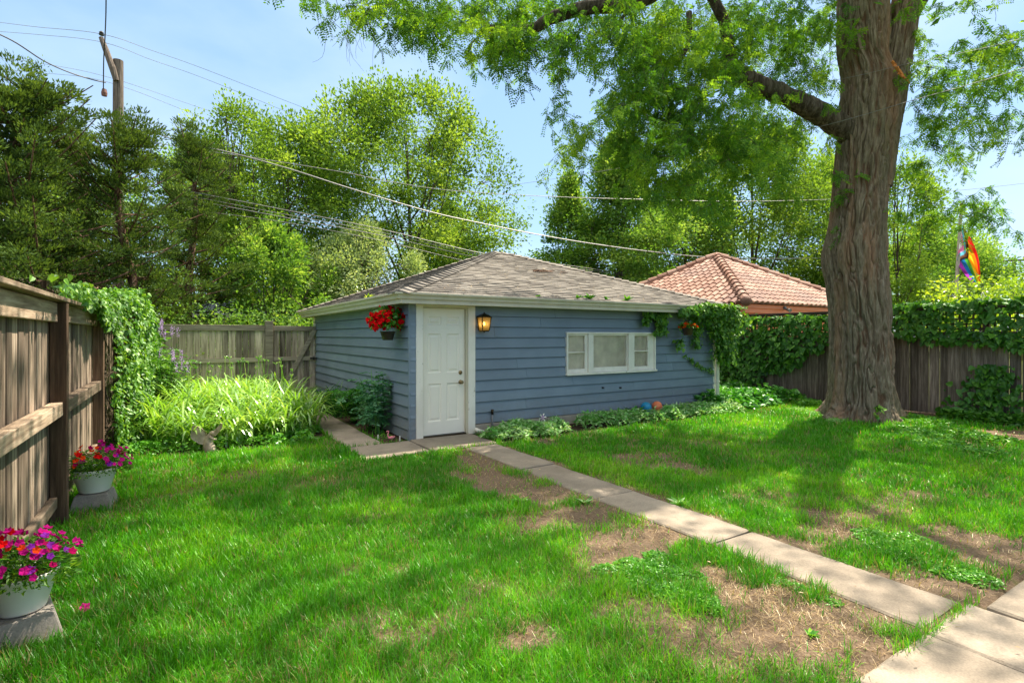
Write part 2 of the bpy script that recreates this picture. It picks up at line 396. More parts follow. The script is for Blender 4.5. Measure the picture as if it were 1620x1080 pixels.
M['pole'] = woodmat('grey_pole_timber', (.04, .03, .024), (.12, .095, .075), (.22, .18, .145), 2, stain_amt=.3)
GR = lambda a, b, c: [(0, a), (.5, b), (1, c)]
M['grass'] = leafmat('grass_blades', [(0, (.34, .26, .13)), (.10, (.30, .25, .10)), (.14, (.040, .20, .005)), (.5, (.095, .38, .008)), (.8, (.27, .56, .016)), (1, (.46, .56, .07))], .45, .02)
M['straw'] = leafmat('dry_straw', GR((.24, .15, .07), (.42, .29, .15), (.60, .47, .27)), .2, .03)
M['lily'] = leafmat('daylily_leaves', [(0, (.10, .27, .03)), (.5, (.24, .46, .045)), (1, (.52, .66, .20))], .45, .09, .3)
M['vine'] = leafmat('vine_leaves', GR((.028, .10, .012), (.095, .27, .018), (.28, .48, .04)), .4, .045, .5)
M['vinedark'] = leafmat('dark_creeper_leaves', GR((.022, .09, .012), (.055, .19, .016), (.12, .30, .025)), .35, .03, .45)
M['variegated'] = leafmat('variegated_leaves', [(0, (.06, .26, .03)), (.3, (.16, .44, .07)), (.5, (.26, .50, .14)), (1, (.66, .77, .50))], .3, .04)
M['broad'] = leafmat('broad_green_leaves', GR((.022, .13, .014), (.06, .27, .020), (.16, .42, .035)), .35, .05)
M['tomato'] = leafmat('blue_green_leaves', GR((.05, .19, .08), (.11, .33, .15), (.26, .50, .26)), .35, .04)
M['weed'] = leafmat('weed_leaves', GR((.04, .17, .015), (.10, .34, .02), (.26, .50, .05)), .35, .04)
M['locust'] = leafmat('locust_leaflets', GR((.018, .065, .008), (.085, .23, .014), (.34, .54, .035)), .5, .02, .6)
M['maple'] = leafmat('maple_leaves', GR((.055, .125, .018), (.145, .275, .032), (.34, .48, .085)), .52, .015, .5)
M['maple2'] = leafmat('mid_green_leaves', GR((.055, .145, .022), (.145, .30, .045), (.36, .50, .11)), .52, .015, .5)
M['pale'] = leafmat('pale_leaves', GR((.12, .20, .06), (.28, .40, .15), (.50, .58, .34)), .45, .05)
M['conifer'] = leafmat('juniper_foliage', GR((.026, .055, .016), (.066, .120, .024), (.17, .27, .05)), .3, .01, .5)
M['hedge'] = leafmat('bright_hedge_leaves', GR((.10, .22, .015), (.28, .44, .025), (.52, .62, .06)), .5, .05)
def petal(name, c, tr=.3):
    m, t, o = newmat(name)
    col = mixc(t, 1., c, ramp(t, [(0, .6), (1, 1.2)], attr(t)), 'MULTIPLY')
    d = nd(t, 'ShaderNodeBsdfDiffuse'); q = nd(t, 'ShaderNodeBsdfTranslucent'); t.links.new(col, d.inputs[0]); t.links.new(col, q.inputs[0])
    s = nd(t, 'ShaderNodeMixShader', i_0=tr); t.links.new(d.outputs[0], s.inputs[1]); t.links.new(q.outputs[0], s.inputs[2]); t.links.new(s.outputs[0], o.inputs[0]); return m
M['red'] = petal('red_petals', (.80, .010, .012)); M['orange'] = petal('orange_petals', (.90, .085, .015)); M['magenta'] = petal('magenta_petals', (.62, .015, .26))
M['purple'] = petal('purple_petals', (.30, .03, .42)); M['lilac'] = petal('lilac_petals', (.52, .36, .66)); M['crimson'] = petal('crimson_petals', (.42, .008, .10))
def glassmat():
    m, t, o = newmat('window_glass'); tr = nd(t, 'ShaderNodeBsdfTransparent'); tr.inputs[0].default_value = (.98, .98, .96, 1)
    g = nd(t, 'ShaderNodeBsdfGlossy', i_Roughness=.03); fr = nd(t, 'ShaderNodeFresnel', i_IOR=1.45)
    q_ = nd(t, 'ShaderNodeMath', operation='MULTIPLY', i_1=.35); t.links.new(fr.outputs[0], q_.inputs[0]); s = nd(t, 'ShaderNodeMixShader'); t.links.new(q_.outputs[0], s.inputs[0]); t.links.new(tr.outputs[0], s.inputs[1]); t.links.new(g.outputs[0], s.inputs[2]); t.links.new(s.outputs[0], o.inputs[0]); return m
M['glass'] = glassmat()
def emis(name, c, st):
    m, t, o = newmat(name); e = nd(t, 'ShaderNodeEmission', i_Strength=st); e.inputs[0].default_value = c4(c); t.links.new(e.outputs[0], o.inputs[0]); return m
M['bulb'] = emis('lit_bulb', (1, .72, .34), 8)
def amber():
    m, t, o = newmat('amber_lantern_glass'); tr = nd(t, 'ShaderNodeBsdfTransparent'); tr.inputs[0].default_value = (.95, .62, .22, 1)
    d = nd(t, 'ShaderNodeBsdfTranslucent'); d.inputs[0].default_value = (.95, .66, .26, 1); g = nd(t, 'ShaderNodeBsdfGlossy', i_Roughness=.15)
    s = nd(t, 'ShaderNodeMixShader', i_0=.6); t.links.new(tr.outputs[0], s.inputs[1]); t.links.new(d.outputs[0], s.inputs[2])
    s2 = nd(t, 'ShaderNodeMixShader', i_0=.06); t.links.new(s.outputs[0], s2.inputs[1]); t.links.new(g.outputs[0], s2.inputs[2]); t.links.new(s2.outputs[0], o.inputs[0]); return m
M['amber'] = amber()
M['curtain'] = plain('beige_curtain', (.66, .58, .47), .9, .15, 5)
M['interior'] = plain('dark_interior', (.03, .03, .03), .9, .1)

# ------------------------------------------------------------------ terrain and lawn masks
GX0, GX1, GY0, GY1 = 2.92, 10.0, 7.5, 14.1           # garage walls
bare = [(1425, 985, .22, .16, 1.3), (1455, 965, .15, .1, 1.2), (755, 742, .35, .30, .7), (800, 765, .3, .5, .9), (860, 790, .35, .5, 1.1), (905, 815, .42, .40, 1.1), (880, 850, .35, .25, .8), (960, 880, .35, .25, .9),
        (1040, 855, .40, .30, 1.1), (1110, 900, .30, .2, .9), (1170, 950, .42, .22, 1.2), (1240, 990, .45, .22, 1.2), (1330, 1000, .40, .22, 1.1), (1390, 1035, .3, .2, 1.0), (1215, 935, .25, .2, 1),
        (550, 905, .14, .1, .8), (650, 905, .1, .1, .5), (800, 1010, .16, .1, .7), (620, 1005, .12, .12, .4), (980, 960, .3, .15, .6), (1060, 1000, .2, .15, .5),
        (1330, 835, .45, .3, .7), (1420, 795, .5, .35, .7), (1530, 850, .5, .35, 1.0), (1600, 880, .5, .3, .9), (1480, 925, .35, .2, .7), (1560, 930, .4, .2, .9), (1200, 780, .3, .25, .4),
        (1060, 745, .4, .3, .35), (950, 735, .5, .3, .3), (1510, 700, .9, .5, .6), (1600, 690, .8, .4, .9), (860, 700, .3, .3, .5), (1590, 1000, .5, .2, .8), (1290, 870, .4, .2, .5)]
tufts = [(1040, 905, .55, .16, 1.0), (1000, 925, .3, .15, .8), (1110, 950, .2, .12, .8), (880, 850, .25, .15, .7), (830, 800, .2, .12, .5), (905, 790, .2, .1, .4), (1350, 1020, .2, .1, .6), (1090, 865, .12, .1, .8), (1140, 885, .12, .1, .8), (1210, 915, .3, .06, .7), (1290, 960, .3, .06, .6)]
PATHS = [(3.38, 3.90, 1.20, 6.62), (1.97, 4.0, 6.60, 7.47), (1.97, 2.53, 7.47, 14), (2.62, 9.5, -.6, 1.18)]
def inrect(x, y, r, m=0.): return (x > r[0] - m) & (x < r[1] + m) & (y > r[2] - m) & (y < r[3] + m)
def bareness(x, y):
    b = 0 * x
    wx = x + .35 * (fbm(x * 2.3, y * 2.3, 3, 5) - .5); wy = y + .35 * (fbm(x * 2.3, y * 2.3, 9, 6) - .5)
    for px, py, rx, ry, w in bare:
        g = G(px, py); b = np.maximum(b, w * np.exp(-(((wx - g[0]) / rx) ** 2 + ((wy - g[1]) / ry) ** 2)))
    sc_ = 2.95 - .30 * np.exp(-((y - 2.2) / .9) ** 2); b = np.maximum(b, .78 * np.exp(-np.abs((wx - sc_) / (.34 + .16 * np.exp(-((y - 2) / 1.2) ** 2))) ** 2.5) * np.clip((wy - 1.2) * 4, 0, 1) * np.clip((6.3 - wy) * 2, 0, 1))
    b = b + .8 * (fbm(x * 1.2, y * 1.2, 4, 27, 3) - .5) + .9 * (fbm(x * 3.1, y * 3.1, 0, 21) - .52) * (1 + b)
    # trampled strips along both path edges
    for r in PATHS[:1]:
        dd = np.minimum(np.abs(x - r[0]), np.abs(x - r[1])); b = b + .42 * np.exp(-(dd / .10) ** 2) * ((y > r[2]) & (y < r[3]))
    for px, py, rx, ry, w in tufts:
        g = G(px, py); b = b - w * np.exp(-(((wx - g[0]) / rx) ** 2 + ((wy - g[1]) / ry) ** 2))
    return np.clip(b, 0, 1.2)
def bed_mask(x, y):      # soil beds, 1 inside
    e = .25 * (vn(x * 1.3, y * 1.3, 0, 9) - .5)
    a = (y > 6.55 + e - .0 + .15 * np.clip((x - 7) / 3, 0, 1)) & (x > 4.02) & (x < 10.6)
    b = (x < 1.95) & (x > -.95) & (y > 8.05 + e + .25 * np.abs(x - .6) ** 1.2)
    c = (x > 2.53) & (y > 7.47) & (x < 2.95)
    d = (x > 10.4) & (y > 7.2 + e)
    f = (x > 12.1 + e) & (y < 7.3)
    return a | b | c | d | f
def gz(x, y):
    w = np.ones_like(np.asarray(x, float))
    for r in PATHS:
        dxx = np.maximum(np.maximum(r[0] - x, x - r[1]), 0); dyy = np.maximum(np.maximum(r[2] - y, y - r[3]), 0); w = np.minimum(w, np.clip(np.hypot(dxx, dyy) / .35, 0, 1))
    return w * gz0(x, y) + .004
def gz0(x, y): return .035 * (fbm(x * .8, y * .8, 0, 3, 3) - .5) + .02 * (fbm(x * 5, y * 5, 0, 4, 2) - .5) * 1.0
dx = .055
nxs = np.concatenate([[-150, -40, -12, -4, -1.6], np.arange(-1.1, 13.4, dx), [14.5, 20, 40, 90, 220]]); nys = np.concatenate([[-100, -30, -8, -2], np.arange(-.6, 14.6, dx), [16, 22, 40, 90, 250]])
XX, YY = np.meshgrid(nxs, nys, indexing='ij')
inner = (XX > -1.2) & (XX < 13.5) & (YY > -.7) & (YY < 14.7)
ZZ = np.where(inner, gz(XX, YY), 0.)
for r in PATHS: ZZ = np.where(inrect(XX, YY, r, -.03), -.03, ZZ)
ZZ = np.where((XX > GX0 + .1) & (XX < GX1) & (YY > GY0 + .1) & (YY < GY1), -.05, ZZ)
bb = np.where(inner, bareness(XX, YY), .2); bd = np.where(inner, bed_mask(XX, YY) * 1., 0)
a_, b_ = XX.shape; ii = np.arange(a_ * b_).reshape(a_, b_)
FQ = np.stack([ii[:-1, :-1], ii[1:, :-1], ii[1:, 1:], ii[:-1, 1:]], -1).reshape(-1, 4)
def groundmat():
    m, t, o = newmat('yard_soil_and_turf')
    n1 = noise(t, 2.5, 8, rough=.65); n2 = noise(t, 45, 5, rough=.7); n3 = noise(t, 9, 6)
    soil = ramp(t, [(.25, (.080, .052, .033)), (.5, (.155, .108, .072)), (.75, (.27, .20, .14))], n2)
    soil = mixc(t, ramp(t, [(.4, 0.), (.7, .6)], n1), soil, (.20, .148, .10))
    turf = ramp(t, [(.3, (.06, .085, .016)), (.7, (.10, .17, .022))], n3)
    bedc = ramp(t, [(.3, (.035, .022, .014)), (.7, (.11, .075, .05))], n2)
    f = nd(t, 'ShaderNodeMath', operation='ADD'); t.links.new(attr(t, 'bare'), f.inputs[0])
    q = nd(t, 'ShaderNodeMath', operation='MULTIPLY_ADD', i_1=.5, i_2=-.25); t.links.new(n3, q.inputs[0]); t.links.new(q.outputs[0], f.inputs[1])
    col = mixc(t, ramp(t, [(.10, 0.), (.38, 1.)], f.outputs[0]), turf, soil)
    col = mixc(t, attr(t, 'bed'), col, bedc)
    return finish(m, t, o, col, .95, bump(t, n2, .9, .02), spec=.1)
M['ground'] = groundmat()
setp(mk('ground', np.stack([XX, YY, ZZ], -1).reshape(-1, 3), FQ, M['ground'], smooth=True, attrs={'bare': bb.ravel(), 'bed': bd.ravel()}), kind='structure')

# paths: separate slabs with worn, slightly uneven edges
def slabs(name, rects):
    mb = MB()
    for (x0, x1, y0, y1) in rects:
        g = .009; x0 += g; x1 -= g; y0 += g; y1 -= g; zt = .020 + random.uniform(-.006, .006); tx, ty = random.uniform(-.008, .008), random.uniform(-.006, .006)
        nx, ny = max(3, int((x1 - x0) / .06)), max(3, int((y1 - y0) / .06)); V = []; c = .014
        def ring(off, z):
            pts = [(x0 + off + (x1 - x0 - 2 * off) * i / nx, y0 + off) for i in range(nx)] + [(x1 - off, y0 + off + (y1 - y0 - 2 * off) * i / ny) for i in range(ny)] \
                + [(x1 - off - (x1 - x0 - 2 * off) * i / nx, y1 - off) for i in range(nx)] + [(x0 + off, y1 - off - (y1 - y0 - 2 * off) * i / ny) for i in range(ny)]
            out_ = []
            for x, y in pts:
                j = .012 * (float(vn(x * 9, y * 9, 0, 31)) - .5) + .022 * (float(vn(x * 2.2, y * 2.2, 0, 33)) - .5) * (off == 0 or True)
                cxm, cym = (x0 + x1) / 2, (y0 + y1) / 2
                out_.append((x + j * np.sign(x - cxm) * (abs(x - cxm) > (x1 - x0) * .45), y + j * .4 * np.sign(y - cym) * (abs(y - cym) > (y1 - y0) * .45), z + tx * (x - cxm) + ty * (y - cym)))
            return out_
        n = 2 * (nx + ny); V = ring(0, -.06) + ring(0, zt - .010) + ring(c, zt); r_ = random.random()
        F = [(k * n + i, k * n + (i + 1) % n, (k + 1) * n + (i + 1) % n, (k + 1) * n + i) for k in (0, 1) for i in range(n)] + [tuple(2 * n + i for i in range(n))]
        mb.add(V, F, r_)
    return setp(mb.build(name, M['concrete']), kind='structure')
ys = [1.22, 2.56, 3.87, 5.2, 6.60]
slabs('path', [(3.38, 3.90, ys[i], ys[i + 1]) for i in range(4)])
slabs('side_path', [(1.97, 2.9, 6.62, 7.47), (2.9, 3.95, 6.62, 7.49), (1.97, 2.53, 7.47, 9.0), (1.97, 2.53, 9.0, 10.5), (1.97, 2.53, 10.5, 12.0), (1.97, 2.53, 12.0, 13.8)])
slabs('cross_path', [(2.60, 3.34, -.45, 1.20), (3.34, 3.93, -.45, 1.20), (3.93, 5.1, .9 - 1.3, 1.12), (5.1, 6.3, -.4, 1.12), (6.3, 7.6, -.4, 1.12)])

# grass blades, thinning out over bare soil
def scatter(n, x0, x1, y0, y1):
    return rng.uniform(x0, x1, n), rng.uniform(y0, y1, n)
def dist_cam(x, y): return np.hypot(x, y)
def inview(x, y, m=.35):
    dep = x * FW[0] + y * FW[1]; lat = x * RT[0] + y * RT[1]
    return (dep > 1.3) & (np.abs(lat) < dep * (.975 + .12) + m)
def lawn_ok(x, y):
    k = (x > -.88) & (x < 12.85)
    for r in PATHS: k &= ~inrect(x, y, r, -.025)
    k &= ~((x > GX0 - .05) & (y > GY0 - .1)); k &= ~bed_mask(x, y); k &= (y < 8.9)
    tx, ty = 11.05, 4.95; k &= np.hypot(x - tx, y - ty) > .72
    return k
Vs = []; Qs = []; Ts = []; Rq = []; Rt = []; nv = 0
for (d0, d1, rho, wmul, hmul) in [(1.3, 4.0, 10500, 1.0, 1.0), (4.0, 6.5, 6200, 1.4, 1.0), (6.5, 9.5, 3300, 2.1, 1.0), (9.5, 16, 1700, 3.0, 1.05)]:
    area = 14 * 9.6; n = int(rho * area); x, y = scatter(n, -.9, 12.9, -.6, 9.0); d = dist_cam(x, y)
    k = (d >= d0) & (d < d1) & inview(x, y); x, y = x[k], y[k]; k = lawn_ok(x, y); x, y = x[k], y[k]
    b = bareness(x, y); dens = np.clip(1.08 - 1.75 * b, .035, 1); k = rng.random(len(x)) < dens; x, y, b = x[k], y[k], b[k]
    n = len(x); lush = fbm(x * 1.1, y * 1.1, 0, 44, 3); h = (.036 + .055 * lush + .050 * rng.random(n) ** 2) * hmul * (1 - .35 * np.clip(b, 0, 1))
    # longer uncut grass by fence and under edges
    h *= .62 + .85 * fbm(x * 5, y * 5, 3, 81, 2); h *= 1 + .5 * np.exp(-((x + .85) / .25) ** 2); w = rng.uniform(.0028, .0052, n) * wmul
    head = rng.uniform(0, 2 * math.pi, n) + 1.2 * vn(x * 4, y * 4, 0, 8)
    r_ = np.clip(.18 + .42 * rng.random(n) + .55 * (fbm(x * .9, y * .9, 2, 45, 2) - .5) + .45 * (fbm(x * 3, y * 3, 1, 71, 2) - .45), .14, .99)
    dry = rng.random(n) < (.05 + .35 * np.clip(fbm(x * 1.7, y * 1.7, 5, 73, 3) - .5, 0, 1) + .40 * np.clip(b, 0, 1)); r_ = np.where(dry, rng.uniform(0, .12, n), r_)
    up = rng.uniform(.30, 1.0, n); 
    V, Q, T = blades(np.stack([x, y, gz(x, y) - .004], 1), head, h, w, rng.uniform(.3, 2.0, n), 2, up)
    Vs.append(V); Qs.append(Q + nv); Ts.append(T + nv); nv += len(V); Rq.append(r_); Rt.append(r_)
setp(mk('grass', np.concatenate(Vs), [np.concatenate(Qs), np.concatenate(Ts)], M['grass'], rnd=np.concatenate(Rq + Rt)),
     'patchy green lawn grass in front of the blue garage', 'grass', kind='stuff')
# dry straw thatch over the bare soil
x, y = scatter(620000, 1.2, 12.5, .3, 7.2); d = dist_cam(x, y); k = inview(x, y) & lawn_ok(x, y); x, y, d = x[k], y[k], d[k]
b = bareness(x, y); g0 = G(1235, 962); g1 = G(1140, 925); g2 = G(1330, 832)
hot = np.zeros(len(x))
for g, q, wgt in ((g0, .30, 1.), (g1, .18, .6), (g2, .25, .5), (G(800, 1005), .12, .5), (G(640, 905), .1, .35), (G(1040, 840), .2, .3), (G(1180, 720), .2, .3)): hot = np.maximum(hot, wgt * np.exp(-((x - g[0]) ** 2 + (y - g[1]) ** 2) / q ** 2))
k = rng.random(len(x)) < np.clip(.12 * (b > .3) + hot * .8, 0, 1) * np.clip(5 / d, .2, 1); x, y = x[k], y[k]; n = len(x)
V, Q, T = blades(np.stack([x, y, gz(x, y) + .002], 1), rng.uniform(0, 6.28, n), rng.uniform(.012, .065, n), rng.uniform(.0016, .0032, n) * np.clip(np.hypot(x, y) / 4, 1, 2), rng.uniform(0, 1.2, n), 2, rng.uniform(.02, .5, n))
rr = rng.random(n)
setp(mk('straw', V, [Q, T], M['straw'], rnd=np.concatenate([rr, rr])), 'dry tan straw and dead grass over the bare soil by the path', 'straw', kind='stuff')
#SPLIT1

# ------------------------------------------------------------------ garage
ga = thing('garage', (6.46, 10.8, 0), 'blue-grey lap-sided garage with white door, triple window and hipped shingle roof', 'garage')
EX = .1735; Z0 = .16
def subtract(u0, u1, z0, z1, holes):
    rects = [(u0, u1, z0, z1)]
    for h in holes:
        o = []
        for (a, b, c, d) in rects:
            if b <= h[0] or a >= h[1] or d <= h[2] or c >= h[3]: o.append((a, b, c, d)); continue
            if a < h[0]: o.append((a, h[0], c, d))
            if b > h[1]: o.append((h[1], b, c, d))
            m0, m1 = max(a, h[0]), min(b, h[1])
            if c < h[2]: o.append((m0, m1, c, h[2]))
            if d > h[3]: o.append((m0, m1, h[3], d))
        rects = o
    return rects
def lap_wall(p, q, nrm, zs, holes=()):
    """clapboards from p to q (plan points), each slightly tilted with a real bottom lip"""
    mb = MB(); p = np.array(p, float); q = np.array(q, float); n = np.array(nrm, float); Lw = np.linalg.norm(q - p); d = (q - p) / Lw
    for i in range(len(zs) - 1):
        zb, zt = zs[i], zs[i + 1]; cuts = []; u_ = random.uniform(.8, 3.6)
        while u_ < Lw: cuts.append((u_, u_ + .004, -9, 9)); u_ += 3.66
        for (a, b, c, e) in subtract(0, Lw, zb, zt, list(holes) + cuts):
            r = random.random()
            Vb = [(*(p + d * a - n * .02), c), (*(p + d * b - n * .02), c), (*(p + d * b - n * .02), e), (*(p + d * a - n * .02), e)]; mb.add(Vb, [(0, 1, 2, 3)], .1)
            f0 = .030 * (1 - (c - zb) / (EX)) + .004; f1 = .030 * (1 - (e - zb) / (EX)) + .004; c = c + (.009 if c == zb else 0)
            def pt(u, off, z): s = p + d * u + n * off; return (s[0], s[1], z)
            V = [pt(a, 0, c), pt(b, 0, c), pt(b, f0, c), pt(a, f0, c), pt(b, f1, e), pt(a, f1, e), pt(a, 0, e), pt(b, 0, e)]
            mb.add(V, [(0, 1, 2, 3), (3, 2, 4, 5), (5, 4, 7, 6), (0, 3, 5, 6), (1, 7, 4, 2)], r)
    return mb
zline = [Z0 + EX * i for i in range(12)]; zline[-1] = 2.06
dl, dr_ = onY(669, 600, GY0)[0], onY(736, 600, GY0)[0]                  # door leaf edges
tl, tr_ = onY(657, 600, GY0)[0], onY(750, 600, GY0)[0]                  # outer edges of casing
w0, w1 = onY(894, 560, GY0)[0], onY(1034.5, 560, GY0)[0]; wz0, wz1 = .868, 1.648
lap_wall((GX0, GY0), (GX1, GY0), (0, -1), zline, [(tl - GX0, tr_ - GX0, -1, 3), (w0 - GX0 + .01, w1 - GX0 - .01, wz0 + .01, wz1 - .01)]).build('front_wall', M['siding'], ga)
lap_wall((GX0, GY1), (GX0, GY0), (-1, 0), [.012] + zline).build('side_wall', M['siding'], ga)
lap_wall((GX1, GY0), (GX1, GY1), (1, 0), [.012] + zline).build('side_wall', M['siding'], ga)
lap_wall((GX1, GY1), (GX0, GY1), (0, 1), [.012] + zline).build('rear_wall', M['siding'], ga)
mb = MB(); mb.box(GX0, tl, GY0 - .026, GY0, .01, 2.06, .5); mb.box(GX0 - .027, GX0 - .002, GY0 - .026, GY0 + .012, .01, 2.06, .5); mb.build('corner_board', M['siding'], ga)
mb = MB(); mb.box(GX0 - .03, GX0 + .1, GY1 - .16, GY1 + .03, .02, 2.05); mb.build('corner_board', M['white'], ga, bevel=.004)
mb = MB(); mb.box(GX1 - .02, GX1 + .03, GY0 - .03, GY0 + .09, .02, 2.05); mb.build('corner_board', M['white'], ga, bevel=.004)
mb = MB(); mb.box(tr_ - .01, GX1 + .01, GY0 - .035, GY0 + .3, -.1, Z0 - .004); mb.build('foundation', M['found'], ga, bevel=.01)
mb = MB()
for a in ((GX0 + .1, GX1 - .1, GY0 + 1.0, GY0 + 1.02), ): mb.box(a[0], a[1], a[2], a[3], .02, 2.0)
mb.build('interior_partition', M['interior'], ga)
# door and casing
dp = .055
mb = MB()
mb.box(tl, dl - .012, GY0 - .045, GY0 + .02, .03, 2.06); mb.box(dr_ + .035, tr_, GY0 - .045, GY0 + .02, .02, 2.06); mb.box(dl - .012, dr_ + .035, GY0 - .040, GY0 + .02, 2.03, 2.06)
df = mb.build('door_frame', M['white'], ga, bevel=.004)
mb = MB(); mb.box(dl - .012, dl - .001, GY0 - .02, GY0 + .1, .03, 2.03); mb.box(dr_ + .001, dr_ + .035, GY0 - .02, GY0 + .1, .03, 2.03); mb.box(dl - .001, dr_ + .001, GY0 - .02, GY0 + .1, 2.005, 2.028)
mb.build('door_jamb', M['cream'], df)
mb = MB(); mb.box(dl - .0, dr_ + .0, GY0 - .03, GY0 + .12, .015, .048); mb.build('door_sill', M['darkmetal'], df)
dw = dr_ - dl; dY = GY0 + .025
def door_mesh():
    """six-panel door as one height field: raised panels in sunk mouldings"""
    z0, z1 = .052, 2.003; cols_ = [(.125, .44), (.56, .875)]; rows_ = [(.105, .405), (.49, .80), (.868, .937)]
    xs = np.unique(np.round(np.concatenate([[0, 1]] + [[a, a + .022, a + .05, a + .075, b - .075, b - .05, b - .022, b] for a, b in cols_]), 5))
    zs = np.unique(np.round(np.concatenate([[0, 1]] + [[a, a + .008, a + .018, a + .027, b - .027, b - .018, b - .008, b] for a, b in rows_]), 5))
    def depth(u, v):
        for a, b in cols_:
            for c, d in rows_:
                if a <= u <= b and c <= v <= d:
                    e = min((u - a) * dw, (b - u) * dw, (v - c) * 1.95, (d - v) * 1.95) 
                    return 0 if e < .004 else (.014 if e < .042 else .004)
        return 0
    V = [(dl + u * dw, dY + depth(u, v), z0 + v * (z1 - z0)) for v in zs for u in xs]; n = len(xs)
    F = [(j * n + i, j * n + i + 1, (j + 1) * n + i + 1, (j + 1) * n + i) for j in range(len(zs) - 1) for i in range(n - 1)]
    mb = MB(); mb.add(V, F, .5); mb.box(dl, dr_, dY + .016, dY + .044, z0, z1, .5); return mb
dr = door_mesh().build('door', M['doorwhite'], ga)
def knob(z, big):
    c = np.array([dr_ - .075, dY, z]); mb = MB()
    def rl(prof): 
        V = []; n = 16
        for q, y in prof: V += [(c[0] + q * math.cos(2 * math.pi * k / n), c[1] - y, c[2] + q * math.sin(2 * math.pi * k / n)) for k in range(n)]
        mb.add(V, [(i * n + k, i * n + (k + 1) % n, (i + 1) * n + (k + 1) % n, (i + 1) * n + k) for i in range(len(prof) - 1) for k in range(n)])
    if big: rl([(.034, -.002), (.034, .006), (.03, .010), (.013, .012), (.012, .035), (.024, .042), (.029, .055), (.026, .068), (.012, .074), (0, .075)])
    else: rl([(.032, -.002), (.032, .008), (.028, .014), (.014, .018), (.012, .024), (0, .025)])
    return mb
knob(onY(732, 603, GY0)[2] - .01, True).build('door_knob', M['brass'], dr, smooth=True)
knob(onY(732, 589, GY0)[2] + .0, False).build('deadbolt', M['brass'], dr, smooth=True)
# window
wx = lambda px: onY(px, 560, GY0)[0]
fy0, fy1 = GY0 - .055, GY0 + .08
mb = MB(); g1a, g1b, g2a, g2b, g3a, g3b = wx(898.2), wx(924.5), wx(937.3), wx(990.7), wx(1002.5), wx(1024.2)
mb.box(w0, w0 + .028, fy0, fy1, wz0 + .035, wz1 - .03); mb.box(w1 - .028, w1, fy0, fy1, wz0 + .035, wz1 - .03)
mb.box(w0 - .006, w1 + .006, fy0 - .012, fy1, wz1 - .03, wz1); mb.box(w0 - .012, w1 + .012, fy0 - .03, fy1, wz0, wz0 + .035)
mb.box(g1b + .062, g2a - .018, fy0 + .002, fy1, wz0 + .035, wz1 - .03); mb.box(g2b + .018, g3a - .03, fy0 + .002, fy1, wz0 + .035, wz1 - .03)
wf = mb.build('window_frame', M['white'], ga, bevel=.004)
def sash(a, b, l, r_, bot, bar):
    mb = MB(); y0, y1 = GY0 - .02, GY0 + .02; z0, z1 = wz0 + .037, wz1 - .032; zb = z0 + bot
    mb.box(a - l, a, y0, y1, z0, z1); mb.box(b, b + r_, y0, y1, z0, z1); mb.box(a, b, y0 + .002, y1, z0, zb); mb.box(a, b, y0 + .002, y1, z1 - .035, z1)
    if bar: zm = (zb + z1 - .035) / 2; mb.box(a, b, y0 + .004, y1 - .008, zm - .01, zm + .01)
    s_ = mb.build('sash', M['white'], wf, bevel=.003)
    mb = MB(); mb.box(a - .003, b + .003, GY0 + .004, GY0 + .008, zb - .003, z1 - .033); mb.build('pane', M['glass'], wf)
    # curtain with folds
    nx, nz = 60, 16; V = []
    for j in range(nz):
        for i in range(nx):
            u = i / (nx - 1); v = j / (nz - 1); x = a - .05 + u * (b - a + .1)
            fo = .013 * math.sin(u * 17 + 2.5 * v + a * 7) * (.35 + .65 * abs(2 * u - 1)) + .012 * float(vn(u * 9 + a * 5, v * 2.2, 0, 12)) + .018 * max(0, 1 - abs(u - .12 - .05 * math.sin(v * 3)) * 14)
            V.append((x, GY0 + .038 - fo*.6, z0 - .02 + v * (z1 - z0 + .04)))
    mb = MB(); mb.add(V, [(j * nx + i, j * nx + i + 1, (j + 1) * nx + i + 1, (j + 1) * nx + i) for j in range(nz - 1) for i in range(nx - 1)], .5)
    mb.build('curtain', M['curtain'], wf, smooth=True)
sash(g1a, g1b, g1a - w0 - .029, .06, .07, True); sash(g2a, g2b, .016, .016, .085, False); sash(g3a, g3b, .028, w1 - .029 - g3b, .07, True)
# eaves
ex0, ex1, ey0, ey1 = GX0 - .25, GX1 + .28, GY0 - .32, GY1 + .27; ez = 2.06
mb = MB(); mb.box(ex0 + .02, ex1 - .02, ey0 + .02, ey1 - .02, ez, ez + .02); mb.build('soffit', M['cream'], ga)
mb = MB(); t_ = .022
mb.box(ex0 - t_, ex0, ey0 - t_, ey1 + t_, ez - .015, ez + .11); mb.box(ex1, ex1 + t_, ey0 - t_, ey1 + t_, ez - .015, ez + .11)
mb.box(ex0, ex1, ey0 - t_, ey0, ez - .015, ez + .11); mb.box(ex0, ex1, ey1, ey1 + t_, ez - .015, ez + .11); mb.build('fascia', M['gutter'], ga, bevel=.004)
def gutter_run(p, q, n, nm='gutter'):
    """K-style gutter profile swept between mitred corners"""
    prof = [(0, .0), (.035, .0), (.045, .03), (.055, .045), (.085, .062), (.088, .088), (.080, .088), (.078, .068), (.04, .05), (.03, .012), (.0, .012)]
    mb = MB(); V = []
    for e, pt in ((0, p), (1, q)):
        for o_, z in prof: V.append((pt[0] + n[0] * o_ + pt[2] * o_, pt[1] + n[1] * o_ + pt[3] * o_, ez + .052 + z))
    m = len(prof); mb.add(V, [(i, (i + 1) % m, m + (i + 1) % m, m + i) for i in range(m)], .5); return mb
a, b, c, d = ex0 - t_, ex1 + t_, ey0 - t_, ey1 + t_
gutter_run((a, c, -1, 0), (b, c, 1, 0), (0, -1)).build('gutter', M['gutter'], ga)
gutter_run((a, d, 0, 1), (a, c, 0, -1), (-1, 0)).build('gutter', M['gutter'], ga)
